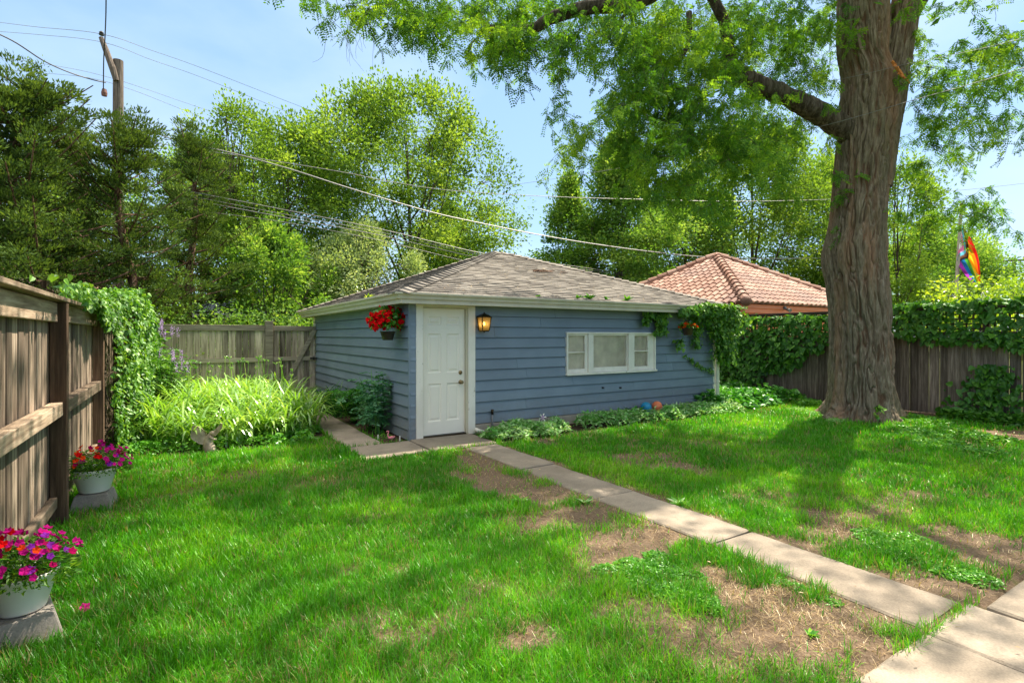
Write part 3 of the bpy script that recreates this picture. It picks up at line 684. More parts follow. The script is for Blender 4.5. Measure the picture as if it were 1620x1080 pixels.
gutter_run((b, c, 0, -1), (b, d, 0, 1), (1, 0)).build('gutter', M['gutter'], ga)
gutter_run((b, d, 1, 0), (a, d, -1, 0), (0, 1)).build('gutter', M['gutter'], ga)
# hipped roof, one quad per shingle tab
def hip(root, X0, X1, Y0, Y1, z, pitch, mat, capmat, n=34, tab=.30, lift=.012, capw=.16):
    hd = (Y1 - Y0) / 2; zr = z + hd * math.tan(pitch); A = np.array([X0, Y0, z]); B = np.array([X1, Y0, z]); C = np.array([X1, Y1, z]); D = np.array([X0, Y1, z])
    K = np.array([X0 + hd, Y0 + hd, zr]); Lr = np.array([X1 - hd, Y0 + hd, zr])
    mb = MB()
    for (p, q, tq, tp) in ((A, B, Lr, K), (B, C, Lr, Lr), (C, D, K, Lr), (D, A, K, K)):
        nn = np.cross(q - p, tp - p); nn /= np.linalg.norm(nn); ud = (q - p) / np.linalg.norm(q - p)
        for i in range(n):
            v0, v1 = i / n, min(1, (i + 1.18) / n); l0, r0 = p + (tp - p) * v0, q + (tq - q) * v0; l1, r1 = p + (tp - p) * v1, q + (tq - q) * v1
            u0a, u0b = l0 @ ud, r0 @ ud; u1a, u1b = l1 @ ud, r1 @ ud
            u = u0a - (i % 3) * tab / 3 - random.random() * .05
            while u < u0b:
                w = tab * random.uniform(.75, 1.2); a0, b0 = max(u, u0a), min(u + w - .004, u0b); a1, b1 = min(max(u, u1a), u1b), max(min(u + w - .004, u1b), u1a); u += w
                if b0 - a0 < .01: continue
                lf = lift * random.uniform(.7, 1.5)
                P0 = l0 + ud * (a0 - u0a); P1 = l0 + ud * (b0 - u0a); P2 = l1 + ud * (max(b1, a1) - u1a); P3 = l1 + ud * (a1 - u1a)
                mb.add([P0 - nn * .004, P1 - nn * .004, P1 + nn * lf, P0 + nn * lf, P2 + nn * .001, P3 + nn * .001], [(0, 1, 2, 3), (3, 2, 4, 5)])
    rf = mb.build('roof', mat, root)
    mb = MB(); F = [(0, 1, 2, 3)]
    mb.add([A - [0, 0, .03], B - [0, 0, .03], Lr - [0, 0, .03], K - [0, 0, .03]], F, .3); mb.add([B - [0, 0, .03], C - [0, 0, .03], Lr - [0, 0, .03]], [(0, 1, 2)], .3)
    mb.add([C - [0, 0, .03], D - [0, 0, .03], K - [0, 0, .03], Lr - [0, 0, .03]], F, .3); mb.add([D - [0, 0, .03], A - [0, 0, .03], K - [0, 0, .03]], [(0, 1, 2)], .3)
    mb.build('roof_deck', mat, root)
    mb = MB()
    for (s, e, n1, n2) in ((A, K, 0, 3), (B, Lr, 0, 1), (C, Lr, 1, 2), (D, K, 2, 3), (K, Lr, 0, 2)):
        dv = (e - s); Ln = np.linalg.norm(dv); dv /= Ln; h = np.array([dv[1], -dv[0], 0]); h /= np.linalg.norm(h); m = max(2, int(Ln / .17)); dn = .36 if e is not Lr or s is not K else .37
        for i in range(m):
            p0 = s + dv * Ln * i / m; p1 = s + dv * Ln * min(1, (i + 1.15) / m); j = random.uniform(-.006, .006); up = np.array([0, 0, .034]); up2 = np.array([0, 0, .018]); f = .26 if s is not K else .38
            V = [p0 + h * (capw + j) - [0, 0, f * capw - .034], p0 + up + [0, 0, .012], p0 - h * (capw + j) - [0, 0, f * capw - .034], p1 + h * (capw + j) - [0, 0, f * capw - .014], p1 + up2, p1 - h * (capw + j) - [0, 0, f * capw - .014]]
            lo = [np.array(v) - [0, 0, .02] for v in V[:3]]
            mb.add(V + lo, [(0, 1, 4, 3), (1, 2, 5, 4), (6, 7, 1, 0), (7, 8, 2, 1)])
    mb.build('ridge_cap', capmat, rf); return rf, K, Lr
hip(ga, ex0 - .07, ex1 + .07, ey0 - .07, ey1 + .07, 2.19, R(20.3), M['shingle'], M['shingle'])
# downspout at right corner, pipe stub on the wall, hose bib marks
mb = MB(); mb.box(GX1 + .035, GX1 + .105, GY0 - .09, GY0 - .03, .1, 2.05); 
for z in (.55, 1.25): mb.box(GX1 + .028, GX1 + .112, GY0 - .096, GY0 - .024, z, z + .03)
mb.build('downspout', M['white'], ga, bevel=.005)
p = onY(779, 650, GY0 - .05); mb = MB(); mb.tube([(p[0], p[1] + .0, .02), (p[0], p[1], .33)], .016, 10); mb.build('vent_pipe', M['wiregrey'], ga, smooth=True)
mb = MB(); mb.tube([(p[0], p[1], .30), (p[0], p[1], .38)], .022, 10); mb.build('pipe_cap', M['darkmetal'], ga, smooth=True)
for px in (953.5, 981): 
    q = onY(px, 613, GY0 - .03); mb = MB(); mb.tube([(q[0], GY0 + .0, q[2]), (q[0], GY0 - .06, q[2])], .017, 10); mb.build('wall_bolt', M['black'], ga, smooth=True)
mb = MB(); mb.tube([(tr_ - .04, GY0 - .10, .10), (tr_ + .02, GY0 - .12, .07), (tr_ + .09, GY0 - .16, .05)], [.03, .032, .03], 12); mb.build('drain_elbow', M['doorwhite'], ga, smooth=True)
# wall lantern
lc = onY(765, 512, GY0 - .10); lx, ly = lc[0], GY0 - .12; zt, zb = 1.875, 1.665
def frus(mb, z0, r0, z1, r1, th=0, r=.5):
    V = [(lx + sx * r0, ly + sy * r0, z0) for sx, sy in ((-1, -1), (1, -1), (1, 1), (-1, 1))] + [(lx + sx * r1, ly + sy * r1, z1) for sx, sy in ((-1, -1), (1, -1), (1, 1), (-1, 1))]
    mb.add(V, [(0, 1, 5, 4), (1, 2, 6, 5), (2, 3, 7, 6), (3, 0, 4, 7), (3, 2, 1, 0), (4, 5, 6, 7)], r)
mb = MB(); frus(mb, zt, .098, zt + .045, .05); frus(mb, zt + .047, .045, zt + .062, .018); mb.ball((lx, ly, zt + .075), .013, 6)
frus(mb, zb - .016, .052, zb, .062); mb.ball((lx, ly, zb - .024), .012, 6)
mb.box(lx - .05, lx + .05, GY0 - .04, GY0 - .012, zb + .02, zt + .02); mb.box(lx - .012, lx + .012, GY0 - .13, GY0 - .03, zt + .0, zt + .018)
for sx, sy in ((-1, -1), (1, -1), (1, 1), (-1, 1)): mb.beam((lx + sx * .06, ly + sy * .06, zb), (lx + sx * .083, ly + sy * .083, zt), .011, .011, (0, 1, .01))
wl = mb.build('wall_lantern', M['darkmetal'], ga)
mb = MB(); frus(mb, zb + .001, .056, zt - .001, .079); mb.build('lantern_glass', M['amber'], wl)
mb = MB(); mb.ball((lx, ly, zb + .11), .018, 8, sc=(1, 1, 1.7)); mb.build('bulb', M['bulb'], wl, smooth=True)
mb = MB(); mb.tube([(lx, ly, zb), (lx, ly, zb + .08)], .011, 10); mb.build('candle_tube', M['cream'], wl)

# ------------------------------------------------------------------ left fence
FXB = -.90
lf = thing('fence', (-.87, 6, 0), 'tall weathered board fence with top cap running along the left side', 'fence')
mb = MB(); y = -3.2
while y < 14.2:
    w = random.uniform(.125, .148); z1 = 1.80; mb.box(FXB - .022, FXB - random.uniform(0, .012), y, y + w - .007, .03, z1); y += w
mb.build('board_panel', M['fence'], lf)
posts = [-1.63, .81, 3.25, 5.69, 8.17, 10.65, 13.1]
for i, y in enumerate(posts):
    mb = MB(); mb.box(FXB + .003, FXB + .11, y - .055, y + .045, -.05, 1.86); mb.build('post', M['fencepost'], lf, bevel=.005)
for a, b in zip(posts[:-1], posts[1:]):
    for z0, z1, o in ((1.70, 1.855, .05), (.925, 1.035, .085), (.18, .27, .05)):
        mb = MB(); j = random.uniform(-.006, .006); mb.box(FXB + .002, FXB + .002 + o, a + .047, b - .057, z0 + j, z1 + j); mb.build('rail', M['fencerail'], lf, bevel=.006)
mb = MB()
for i in range(7): mb.box(FXB - .06, FXB + .118, -3.2 + i * 2.44 + .003, -3.2 + (i + 1) * 2.44, 1.862, 1.895)
mb.build('top_cap', M['fencerail'], lf, bevel=.005)
# ------------------------------------------------------------------ back fence and gate
BY = 13.85
bf = thing('fence', (.8, BY, 0), 'grey weathered board fence behind the daylily bed, left of its gate', 'fence')
gx = onY(426, 560, BY)[0]; ge = onY(503, 560, BY)[0]
mb = MB(); x = -.86
while x < gx - .1: w = random.uniform(.13, .15); mb.box(x, x + w - .008, BY, BY + .02, .04, 1.80 + random.uniform(-.01, .01)); x += w
mb.build('board_panel', M['bfence'], bf)
for z0, z1 in ((1.70, 1.83), (.96, 1.06), (.2, .3)):
    mb = MB(); mb.box(-.86, gx - .10, BY - .045, BY - .003, z0, z1); mb.build('rail', M['bfencerail'], bf, bevel=.005)
mb = MB(); mb.box(gx - .095, gx + .075, BY - .09, BY + .06, 0, 1.90); mb.box(gx - .10, gx + .08, BY - .095, BY + .065, 1.903, 1.93); mb.build('post', M['bfencerail'], bf, bevel=.006)
mb = MB(); mb.box(ge - .02, ge + .07, BY - .09, BY + .05, 0, 1.87); mb.build('post', M['fencepost'], bf, bevel=.005)
gt = thing('gate', ((gx + ge) / 2, BY, 0), 'grey board gate with diagonal brace beside the garage', 'gate')
mb = MB(); x = gx + .09
while x < ge - .1: w = min(.14, ge - .03 - x); mb.box(x, x + w - .008, BY, BY + .02, .05, 1.78); x += w
mb.build('board_panel', M['bfence'], gt)
for z0, z1 in ((1.70, 1.82), (.97, 1.07), (.2, .3)):
    mb = MB(); mb.box(gx + .085, ge - .03, BY - .045, BY - .003, z0, z1); mb.build('rail', M['bfencerail'], gt, bevel=.005)
mb = MB(); mb.beam((ge - .08, BY - .062, 1.74), (gx + .30, BY - .062, .30), .035, .095, (0, 0, 1)); mb.build('brace', M['bfencerail'], gt, bevel=.004)
mb = MB(); mb.box(ge - .20, ge + .0, BY - .075, BY - .047, 1.00, 1.035); mb.box(ge - .14, ge - .10, BY - .09, BY - .05, .985, 1.05); mb.build('latch', M['black'], gt)
# ------------------------------------------------------------------ right fence with lattice
RX = 12.85
rf = thing('fence', (RX, 7, 0), 'dark board fence topped with lattice behind the big tree, right side', 'fence')
mb = MB(); y = -1.5
gaps = [onX(p_, 600, RX)[1] for p_ in (1438.5, 1469, 1486, 1596, 1616)]
while y < 15.5:
    w = random.uniform(.17, .20); gp = .006
    for g_ in gaps:
        if y < g_ < y + w: w = g_ - y; gp = .009
    mb.box(RX, RX + .02, y, y + w - gp, .02, 1.56); y += w
mb.build('board_panel', M['rfence'], rf)
for z0, z1 in ((1.565, 1.66), (2.10, 2.15)):
    mb = MB(); mb.box(RX - .03, RX + .05, -1.5, 15.5, z0, z1); mb.build('rail', M['rfencerail'], rf, bevel=.004)
for y in np.arange(-1.2, 15.6, 2.4): mb = MB(); mb.box(RX + .055, RX + .15, y, y + .1, 0, 2.16); mb.build('post', M['rfencerail'], rf)
mb = MB()
for y in np.arange(-1.45, 15.5, .105): mb.box(RX + .0, RX + .012, y, y + .032, 1.662, 2.098)
for z in np.arange(1.70, 2.08, .095): mb.box(RX + .014, RX + .024, -1.5, 15.5, z, z + .03)
mb.build('lattice', M['rfencerail'], rf)

# ------------------------------------------------------------------ neighbour garage with clay tiles
nb = thing('neighbour_garage', (17.0, 12.7, 0), 'orange stucco garage with clay tile hip roof beyond the creeper fence', 'garage')
NX0, NX1, NY0, NY1 = 13.55, 20.7, 9.1, 16.3; nz = 2.50
mb = MB(); mb.box(NX0 + .35, NX1 - .35, NY0 + .35, NY1 - .35, 0, nz - .14); mb.build('wall', M['stucco'], nb)
mb = MB(); mb.box(NX0 + .04, NX1 - .04, NY0 + .04, NY1 - .04, nz - .26, nz - .135); mb.build('eave_soffit', M['stuccofascia'], nb)
mb = MB(); mb.box(NX0, NX1, NY0, NY1, nz - .132, nz - .005); mb.build('gutter', M['stuccofascia'], nb, bevel=.012)
def tile_roof(X0, X1, Y0, Y1, z, pitch, root):
    hd = (Y1 - Y0) / 2; zr = z + hd * math.tan(pitch); A, B, C, D = [np.array(v, float) for v in ((X0, Y0, z), (X1, Y0, z), (X1, Y1, z), (X0, Y1, z))]
    K = np.array([X0 + hd, Y0 + hd, zr]); Lr = np.array([max(X1 - hd, X0 + hd + .05), Y0 + hd, zr]); mb = MB(); n = 14; tw = .26
    for (p, q, tq, tp) in ((A, B, Lr, K), (B, C, Lr, Lr), (C, D, K, Lr), (D, A, K, K)):
        nn = np.cross(q - p, tp - p); nn /= np.linalg.norm(nn); ud = (q - p) / np.linalg.norm(q - p); up = np.cross(nn, ud); Ls = (tp - p) @ up
        mb.add([p, q, tq, tp] if np.linalg.norm(tq - tp) > .01 else [p, q, tp], [(0, 1, 2, 3)] if np.linalg.norm(tq - tp) > .01 else [(0, 1, 2)], .05)
        for i in range(n):
            s0, s1 = Ls * i / n - .02, Ls * (i + 1) / n + .03; l = p + (tp - p) * (i / n); r_ = q + (tq - q) * (i / n); wd = (r_ - l) @ ud; m = int(wd / tw); off = (wd - m * tw) / 2
            rr = rng.random(m)
            for k in range(m):
                c = l + ud * (off + (k + .5) * tw); e = c + up * (Ls / n + .05); V = []
                for (bp, rad, hh) in ((c, .118, .085), (e, .10, .060)):
                    for a in np.linspace(0, math.pi, 7): V.append(bp + ud * rad * math.cos(a) + nn * (hh * math.sin(a) + .004))
                F = [(a, a + 1, 8 + a, 7 + a) for a in range(6)] + [tuple(range(7))]
                mb.add(V, F, rr[k])
    r0 = mb.build('roof', M['tile'], root)
    mb = MB()
    for s, e in ((A, K), (B, Lr), (C, Lr), (D, K), (K, Lr)):
        dv = e - s; Ln = np.linalg.norm(dv)
        if Ln < .2: continue
        dv /= Ln; m = max(1, int(Ln / .36))
        for i in range(m):
            p0 = s + dv * Ln * i / m + [0, 0, .05]; p1 = s + dv * Ln * (i + 1.12) / m + [0, 0, .04]; mb.tube([p0, p0 + dv * .03, p1], [.155, .15, .115], 10)
        mb.ball(s + [0, 0, .05] + dv * .02, .15, 8)
    mb.build('ridge_tile', M['tile'], r0)
tile_roof(NX0 - .12, NX1 + .12, NY0 - .12, NY1 + .12, nz + .0, R(29), nb)
p = P(1238, 489, 16.0); mb = MB(); mb.box(p[0] - .05, p[0] + .05, NY0 - .05, NY0 + .02, p[2] - .02, p[2] + .08); mb.tube([(p[0], NY0 - .05, p[2]), (p[0] - .05, NY0 - .22, p[2] - .05)], [.03, .06], 10); mb.build('floodlight', M['wiregrey'], nb)
# ------------------------------------------------------------------ houses glimpsed behind the trees on the left
M['brick'] = plain('pinkish_brick', (.46, .29, .22), .9, .25, 25, bmp=.3); M['greyroof'] = plain('blue_grey_roof', (.13, .15, .19), .9, .2, 12); M['trim'] = plain('white_trim', (.7, .7, .68), .5)
hs = thing('house', (-9, 26, 0), 'pinkish brick house mostly hidden behind the junipers on the left', 'house')
mb = MB(); mb.box(-16, -3.2, 24, 34, 0, 4.6); mb.build('wall', M['brick'], hs)
mb = MB(); mb.add([(-16.4, 23.6, 4.6), (-2.8, 23.6, 4.6), (-2.8, 34.4, 4.6), (-16.4, 34.4, 4.6), (-12, 29, 7), (-7, 29, 7)], [(0, 1, 5, 4), (1, 2, 5), (2, 3, 4, 5), (3, 0, 4), (0, 3, 2, 1)]); mb.build('roof', M['greyroof'], hs)
for x in (-5.2, -8.4): mb = MB(); mb.box(x - .55, x + .55, 23.95, 23.99, 1.2, 2.7); w_ = mb.build('window', M['interior'], hs); mb = MB(); mb.box(x - .65, x + .65, 23.9, 23.94, 1.05, 1.18); mb.build('sill', M['trim'], w_)
sh = thing('garage', (3, 21, 0), 'low garage with blue-grey roof seen through leaves over the back fence', 'garage')
mb = MB(); mb.box(.2, 7.5, 20, 26, 0, 2.15); mb.build('wall', M['trim'], sh)
mb = MB(); mb.add([(-.2, 19.6, 2.28), (7.9, 19.6, 2.28), (7.9, 26.4, 2.28), (-.2, 26.4, 2.28), (2.8, 23, 3.5), (5, 23, 3.5)], [(0, 1, 5, 4), (1, 2, 5), (2, 3, 4, 5), (3, 0, 4), (0, 3, 2, 1)]); mb.build('roof', M['greyroof'], sh)
mb = MB(); mb.box(-.3, 8.0, 19.48, 19.58, 2.16, 2.27); mb.build('gutter', M['trim'], sh)
#SPLIT2

# ------------------------------------------------------------------ big locust tree
TC = P(1361, 640, 10.1); TC[2] = 0; TT = 10.1
bt = thing('locust_tree', TC, 'huge locust tree with deeply furrowed trunk and drooping canopy over the yard', 'tree')
prof = [(668, 1366, 140), (655, 1366, 134), (640, 1367, 124), (620, 1367, 120), (590, 1367, 116), (560, 1367, 114), (520, 1365, 112), (480, 1363.5, 112), (440, 1359, 114), (415, 1356, 119), (395, 1356, 119), (370, 1361, 111), (345, 1365, 106), (300, 1369, 105), (260, 1373, 104), (215, 1378, 103), (160, 1384, 105), (125, 1389, 106), (90, 1380, 96), (60, 1379, 98), (20, 1379, 96), (-60, 1377, 92), (-200, 1358, 66), (-380, 1345, 54)]
def trunk(profile, H=680, NA=430, z_lo=-.12, flare=True, dy=0, seed=1, t0=TT):
    zs = np.array([CAM_H + t0 * (HZ - a[0]) / FPX for a in profile]); cxs = np.array([(a[1] - 1366 - 10 * min(1, max(0, (500 - a[0]) / 450))) / FPX * t0 for a in profile]); rs = np.array([a[2] / 2 / FPX * t0 * .715 for a in profile])
    z = np.linspace(z_lo, zs[-1], H); cx = np.interp(z, zs, cxs); rr = np.interp(z, zs, rs)
    k = np.ones(9) / 9; pad = lambda v: np.convolve(np.pad(v, 4, 'edge'), k, 'valid'); cx, rr = pad(cx), pad(rr)
    th = np.linspace(0, 2 * math.pi, NA, endpoint=False); Z, T = np.meshgrid(z, th, indexing='ij'); Rr = rr[:, None] * np.ones_like(T)
    if flare:
        lob = .5 + .5 * np.cos(5 * T + .9 + 1.1 * np.sin(T * 2 + 1)) ; lob = lob ** 1.5
        Rr = Rr * (1 + (.02 + .50 * lob) * np.exp(-np.clip(Z + .05, 0, 9) / .17) + .05 * lob * np.exp(-Z / 1.6))
        fl = np.cos(3 * T + .6) * .04 + np.cos(7 * T + 2 + .5 * Z) * .02; Rr = Rr * (1 + fl)
        # burl on the left side
        Rr = Rr * (1 + .06 * (fbm(np.cos(T) * 3 + 4, np.sin(T) * 3 + 4, Z * 1.6, 9, 3) - .5))
    ux, uy = np.cos(T) * Rr, np.sin(T) * Rr
    # furrowed bark: long ridges that merge and split
    wx = fbm(np.cos(T) * 2.5 + 7, np.sin(T) * 2.5 + 7, Z * 1.3, 41 + seed, 3) - .5
    s = T * Rr.mean() * 1.0
    cxn, cyn = np.cos(T) * Rr * 17, np.sin(T) * Rr * 17
    w2 = fbm(np.cos(T) * 6 + 2, np.sin(T) * 6 + 2, Z * 3, 43 + seed, 2) - .5
    n1 = vn(cxn * .80 + wx * 6 + w2 * .7, cyn * .80 + wx * 4 - w2 * .7, Z * .36 + w2 * .3, 51 + seed); n2 = vn(cxn * 1.7 + wx * 6, cyn * 1.7 + w2 * 1.5, Z * 1.0, 61 + seed); n3 = vn(cxn * 3.4, cyn * 3.4, Z * 9, 71); n4 = fbm(cxn * .9, cyn * .9, Z * 4.5, 91, 2)
    p1 = np.clip(np.abs(2 * n1 - 1) * 3.0 + .5 * (n4 - .5), 0, 1); p2 = np.clip(np.abs(2 * n2 - 1) * 3.0, 0, 1); ridge = .62 * p1 + .38 * p2
    dsp = .034 * p1 + .024 * p2 * p1 + .016 * n3 + .026 * n4 - .062
    ux, uy = np.cos(T) * (Rr + dsp), np.sin(T) * (Rr + dsp)
    V = TC + np.stack([(cx[:, None] + ux) * RT[0] + (uy + dy) * FW[0], (cx[:, None] + ux) * RT[1] + (uy + dy) * FW[1], Z], -1)
    i = np.arange(H * NA).reshape(H, NA); F = np.stack([i[:-1], np.roll(i, -1, 1)[:-1], np.roll(i, -1, 1)[1:], i[1:]], -1).reshape(-1, 4)
    return V.reshape(-1, 3), F, ridge.ravel()
V1, F1, A1 = trunk(prof)
prof2 = [(300, 1392, 52), (230, 1400, 58), (160, 1412, 64), (110, 1424, 60), (60, 1434, 56), (0, 1443, 52), (-80, 1452, 48), (-250, 1478, 40), (-380, 1500, 30)]
V2, F2, A2 = trunk(prof2, 340, 200, CAM_H + TT * (HZ - 300) / FPX, False, -.10, 5)
setp(mk('trunk', np.concatenate([V1, V2]), np.concatenate([F1, F2 + len(V1)]), M['trunkbark'], bt, smooth=True, attrs={'ridge': np.concatenate([A1, A2])}))
# limbs: measured centre lines (bearing, distance), radius in m
def limb(mb, pts, r0, r1, k=6, n=10, wob=.0, seed=0):
    c = spline([P(*p) for p in pts], k); m = len(c); rad = np.linspace(r0, r1, m)
    if wob: rad = rad * (1 + wob * (vn(np.arange(m) * .7, 0, 0, seed) - .5)); 
    mb.tube(c, rad, n); return c
mb = MB(); LB = []
LB.append(limb(mb, [(1385, 240, 10.15), (1335, 204, 10.0), (1290, 176, 9.8), (1245, 153, 9.6), (1205, 137, 9.45), (1170, 116, 9.3)], .22, .145, 8, 20, .25, 3))
mb.ball(P(1164, 122, 9.3), .17, 12, sc=(.8, .8, 1.1))
LB.append(limb(mb, [(1163, 128, 9.3), (1158, 105, 9.28), (1150, 70, 9.2), (1146, 35, 9.1), (1120, -20, 9.0), (1090, -120, 8.8)], .13, .07, 6, 12, .2, 4))
LB.append(limb(mb, [(1360, -60, 9.9), (1240, -110, 9.5), (1120, -70, 9.0), (1050, -20, 8.7), (990, 6, 8.5), (930, 12, 8.3), (875, 28, 8.2), (840, 47, 8.1), (800, 48, 8.0), (765, 44, 8.0)], .19, .045, 6, 12, .2, 5))
LB.append(limb(mb, [(1350, -250, 10.3), (1200, -260, 9.0), (1000, -160, 8.0), (800, -90, 7.4), (660, -30, 7.0), (610, 10, 6.9)], .05, .015, 6, 8))
LB.append(limb(mb, [(1370, -350, 10.3), (1250, -520, 8.3), (1100, -760, 6.2), (900, -1000, 5)], .05, .02, 6, 8))
LB.append(limb(mb, [(1480, -260, 10.3), (1600, -420, 9.2), (1800, -600, 8), (2100, -700, 8)], .10, .03, 6, 8))
LB.append(limb(mb, [(1440, 30, 10.3), (1500, -60, 10.5), (1600, -150, 10.8), (1800, -260, 11)], .12, .04, 6, 8))
LB.append(limb(mb, [(1090, 20, 8.8), (1090, 60, 8.7), (1078, 90, 8.6), (1050, 108, 8.5), (1040, 108, 8.5)], .05, .02, 6, 8))
LB.append(limb(mb, [(1000, 10, 8.5), (975, 40, 8.5), (962, 60, 8.4), (942, 70, 8.4), (930, 90, 8.4)], .03, .012, 6, 6))
bt_limb = mb.build('limb', M['bark2'], bt, smooth=True)
mb = MB()
tw = [[(1425, 212, 9.8), (1450, 180, 9.6), (1480, 150, 9.5), (1530, 105, 9.3), (1580, 70, 9.2), (1640, 55, 9)], [(1425, 215, 9.8), (1465, 175, 9.9), (1520, 140, 10), (1600, 110, 10.1)], [(1422, 262, 10), (1455, 275, 10), (1482, 298, 10), (1512, 318, 10), (1535, 335, 10)],
      [(1330, 70, 9.7), (1290, 95, 9.3), (1240, 125, 9.2), (1215, 140, 9)], [(1330, 140, 9.7), (1290, 165, 9.5), (1262, 190, 9.4)], [(1155, 60, 9.2), (1120, 90, 9.0), (1090, 140, 8.9), (1075, 200, 8.8)], [(1148, 40, 9.2), (1190, 60, 9.4), (1240, 60, 9.6), (1290, 40, 9.8)],
      [(1155, 90, 9.2), (1130, 140, 9.2), (1125, 200, 9.2), (1110, 260, 9.2)], [(1100, -20, 9), (1030, 50, 8.8), (1010, 120, 8.7), (1005, 190, 8.6)], [(690, -40, 7), (630, 5, 6.9), (605, 35, 6.9), (580, 20, 6.9)], [(860, 40, 8.1), (850, 70, 8.1), (830, 95, 8.1)], [(930, 12, 8.3), (905, 50, 8.3), (890, 110, 8.3), (885, 150, 8.3)],
      [(1170, 118, 9.3), (1200, 90, 9.4), (1235, 70, 9.5), (1300, 66, 9.6)], [(1440, 100, 10.2), (1490, 60, 10.3), (1560, 40, 10.4), (1640, 30, 10.4)]]
for w_ in tw: LB.append(limb(mb, w_, .028, .006, 5, 5))
def hangtwig(mb, p0, L_, n=6, r=.004, drift=None):
    p = np.array(p0, float); d = unit(rng.normal(size=3) * [1, 1, .4] + [0, 0, -.2]) if drift is None else np.array(drift, float); pts = [p.copy()]
    for i in range(n):
        d = unit(d + rng.normal(size=3) * .28 + [0, 0, -.16]); p = p + d * L_ / n; pts.append(p.copy())
    mb.tube(pts, np.linspace(r, r * .35, n + 1), 3, cap=False); return np.array(pts)
def frond(bag, pts, nleaf, size, spread=.06, rv=None):
    """compound leaves hanging along a twig: rachises with paired leaflets"""
    for _ in range(nleaf):
        i = rng.integers(1, len(pts)); b = pts[i] + rng.normal(size=3) * .01; ax = unit(rng.normal(size=3) * [1, 1, .5] + [0, 0, -.75]); L_ = rng.uniform(.12, .22); m = 7
        s = np.linspace(.15, 1, m)[:, None]; c = b + ax * L_ * s + np.array([0, 0, -.03]) * s ** 2
        sd = unit(np.cross(ax, rng.normal(size=3))); c2 = np.repeat(c, 2, 0); sg = np.tile([1, -1], m)[:, None]
        V, F = kites(c2, sd * sg + ax * .45, size * rng.uniform(.8, 1.2, 2 * m), .52, .05, np.cross(sd, ax)[None, :] + rng.normal(size=(2 * m, 3)) * .35)
        r0 = .75 * float(vn(b[0] * 1.7, b[1] * 1.7, b[2] * 1.7, 66)) + rng.random() * .25 - .1; bag.put(V, F, np.clip(r0 + rng.random(len(F)) * .25, 0, 1))
twg = MB(); bag = LeafBag()
# clumps: px, py, rx, ry, distance, depth spread, twigs
CL = [(500, 3, 35, 12, 6.8, .3, 7), (560, 4, 30, 16, 6.9, .3, 8), (640, 12, 55, 22, 7.0, .5, 22), (700, 25, 45, 22, 7.3, .5, 18), (655, 45, 35, 20, 7, .4, 8), (770, 30, 70, 35, 7.8, .7, 50), (850, 15, 60, 25, 8, .7, 40), (800, 75, 45, 28, 8, .5, 30), (850, 65, 35, 22, 8, .5, 18), (885, 118, 16, 22, 8.3, .2, 7), (910, 60, 40, 25, 8.3, .6, 18),
      (960, 25, 50, 30, 8.5, .8, 34), (955, 90, 30, 25, 8.4, .5, 10), (1000, 60, 40, 50, 8.7, .8, 40), (1010, 130, 40, 45, 8.7, .8, 44), (1060, 50, 60, 60, 8.9, 1, 70), (1060, 140, 50, 55, 8.9, 1, 64), (985, 175, 45, 28, 8.6, .6, 20), (900, 190, 32, 14, 8.6, .3, 7), (940, 225, 45, 28, 8.6, .5, 12), (905, 250, 20, 20, 8.6, .3, 5),
      (1030, 210, 55, 40, 8.8, .9, 50), (1100, 210, 60, 50, 9.0, 1, 64), (1130, 100, 50, 70, 9.1, 1, 74), (1180, 40, 60, 40, 9.3, 1, 60), (1195, 170, 45, 40, 9.3, .9, 40), (1240, 60, 60, 45, 9.5, 1, 56), (1300, 45, 35, 45, 9.8, .8, 34), (1270, 120, 40, 25, 9.5, .6, 22), (1180, 230, 60, 35, 9.1, .9, 44), (1100, 280, 60, 30, 9.0, .8, 30), (1050, 300, 55, 25, 9, .7, 20), (1200, 270, 50, 28, 9.1, .8, 20), (1240, 220, 30, 30, 9.2, .7, 14), (1130, 330, 35, 20, 9, .5, 8), (1020, 260, 40, 30, 8.9, .7, 22),
      (1320, 300, 18, 60, 10.0, .4, 8), (1300, 180, 25, 20, 9.6, .4, 7), (1470, 130, 35, 45, 9.9, .6, 22), (1540, 105, 45, 45, 9.6, .7, 26), (1590, 80, 40, 40, 9.5, .7, 20), (1475, 210, 35, 35, 10, .5, 16), (1530, 190, 35, 25, 9.8, .5, 14), (1600, 195, 30, 25, 9.8, .5, 10), (1580, 140, 35, 25, 9.6, .5, 14), (1450, 265, 25, 25, 10, .4, 9), (1500, 245, 30, 18, 10, .4, 8), (1520, 5, 30, 12, 9.8, .4, 5), (1450, 60, 20, 30, 10.1, .4, 8), (1560, 340, 40, 35, 10, .5, 14), (1530, 330, 35, 30, 10.1, .5, 9), (1445, 330, 20, 25, 10.1, .4, 6), (1480, 340, 20, 18, 10.1, .3, 4), (1435, 8, 20, 12, 10, .4, 4)]
for (px, py, rx, ry, t0, dt, n) in CL:
    if 1150 < px < 1340 and py < 200: t0 = 10.4
    if px < 1000 and py < 50 and px > 740: t0 += .6; n = int(n * .75)
    for _ in range(int(n * 1.12)):
        a = rng.normal(size=2) * .55; p = P(px + rx * a[0], py + ry * a[1] - 8, t0 + rng.normal() * dt)
        pts = hangtwig(twg, p, rng.uniform(.3, .65)); frond(bag, pts, int(rng.integers(9, 15)), .044)
# bare twigs at upper left
for _ in range(26):
    p = P(rng.uniform(500, 610), rng.uniform(-5, 30), 6.9); hangtwig(twg, p, rng.uniform(.4, .95), 9, .004, (rng.normal() * .3, rng.normal() * .3, -.8))
for x0 in (755, 720, 880, 910, 930, 690): 
    for _ in range(2): hangtwig(twg, P(x0 + rng.normal() * 8, 60, 8.1), rng.uniform(.5, .9), 9, .005)
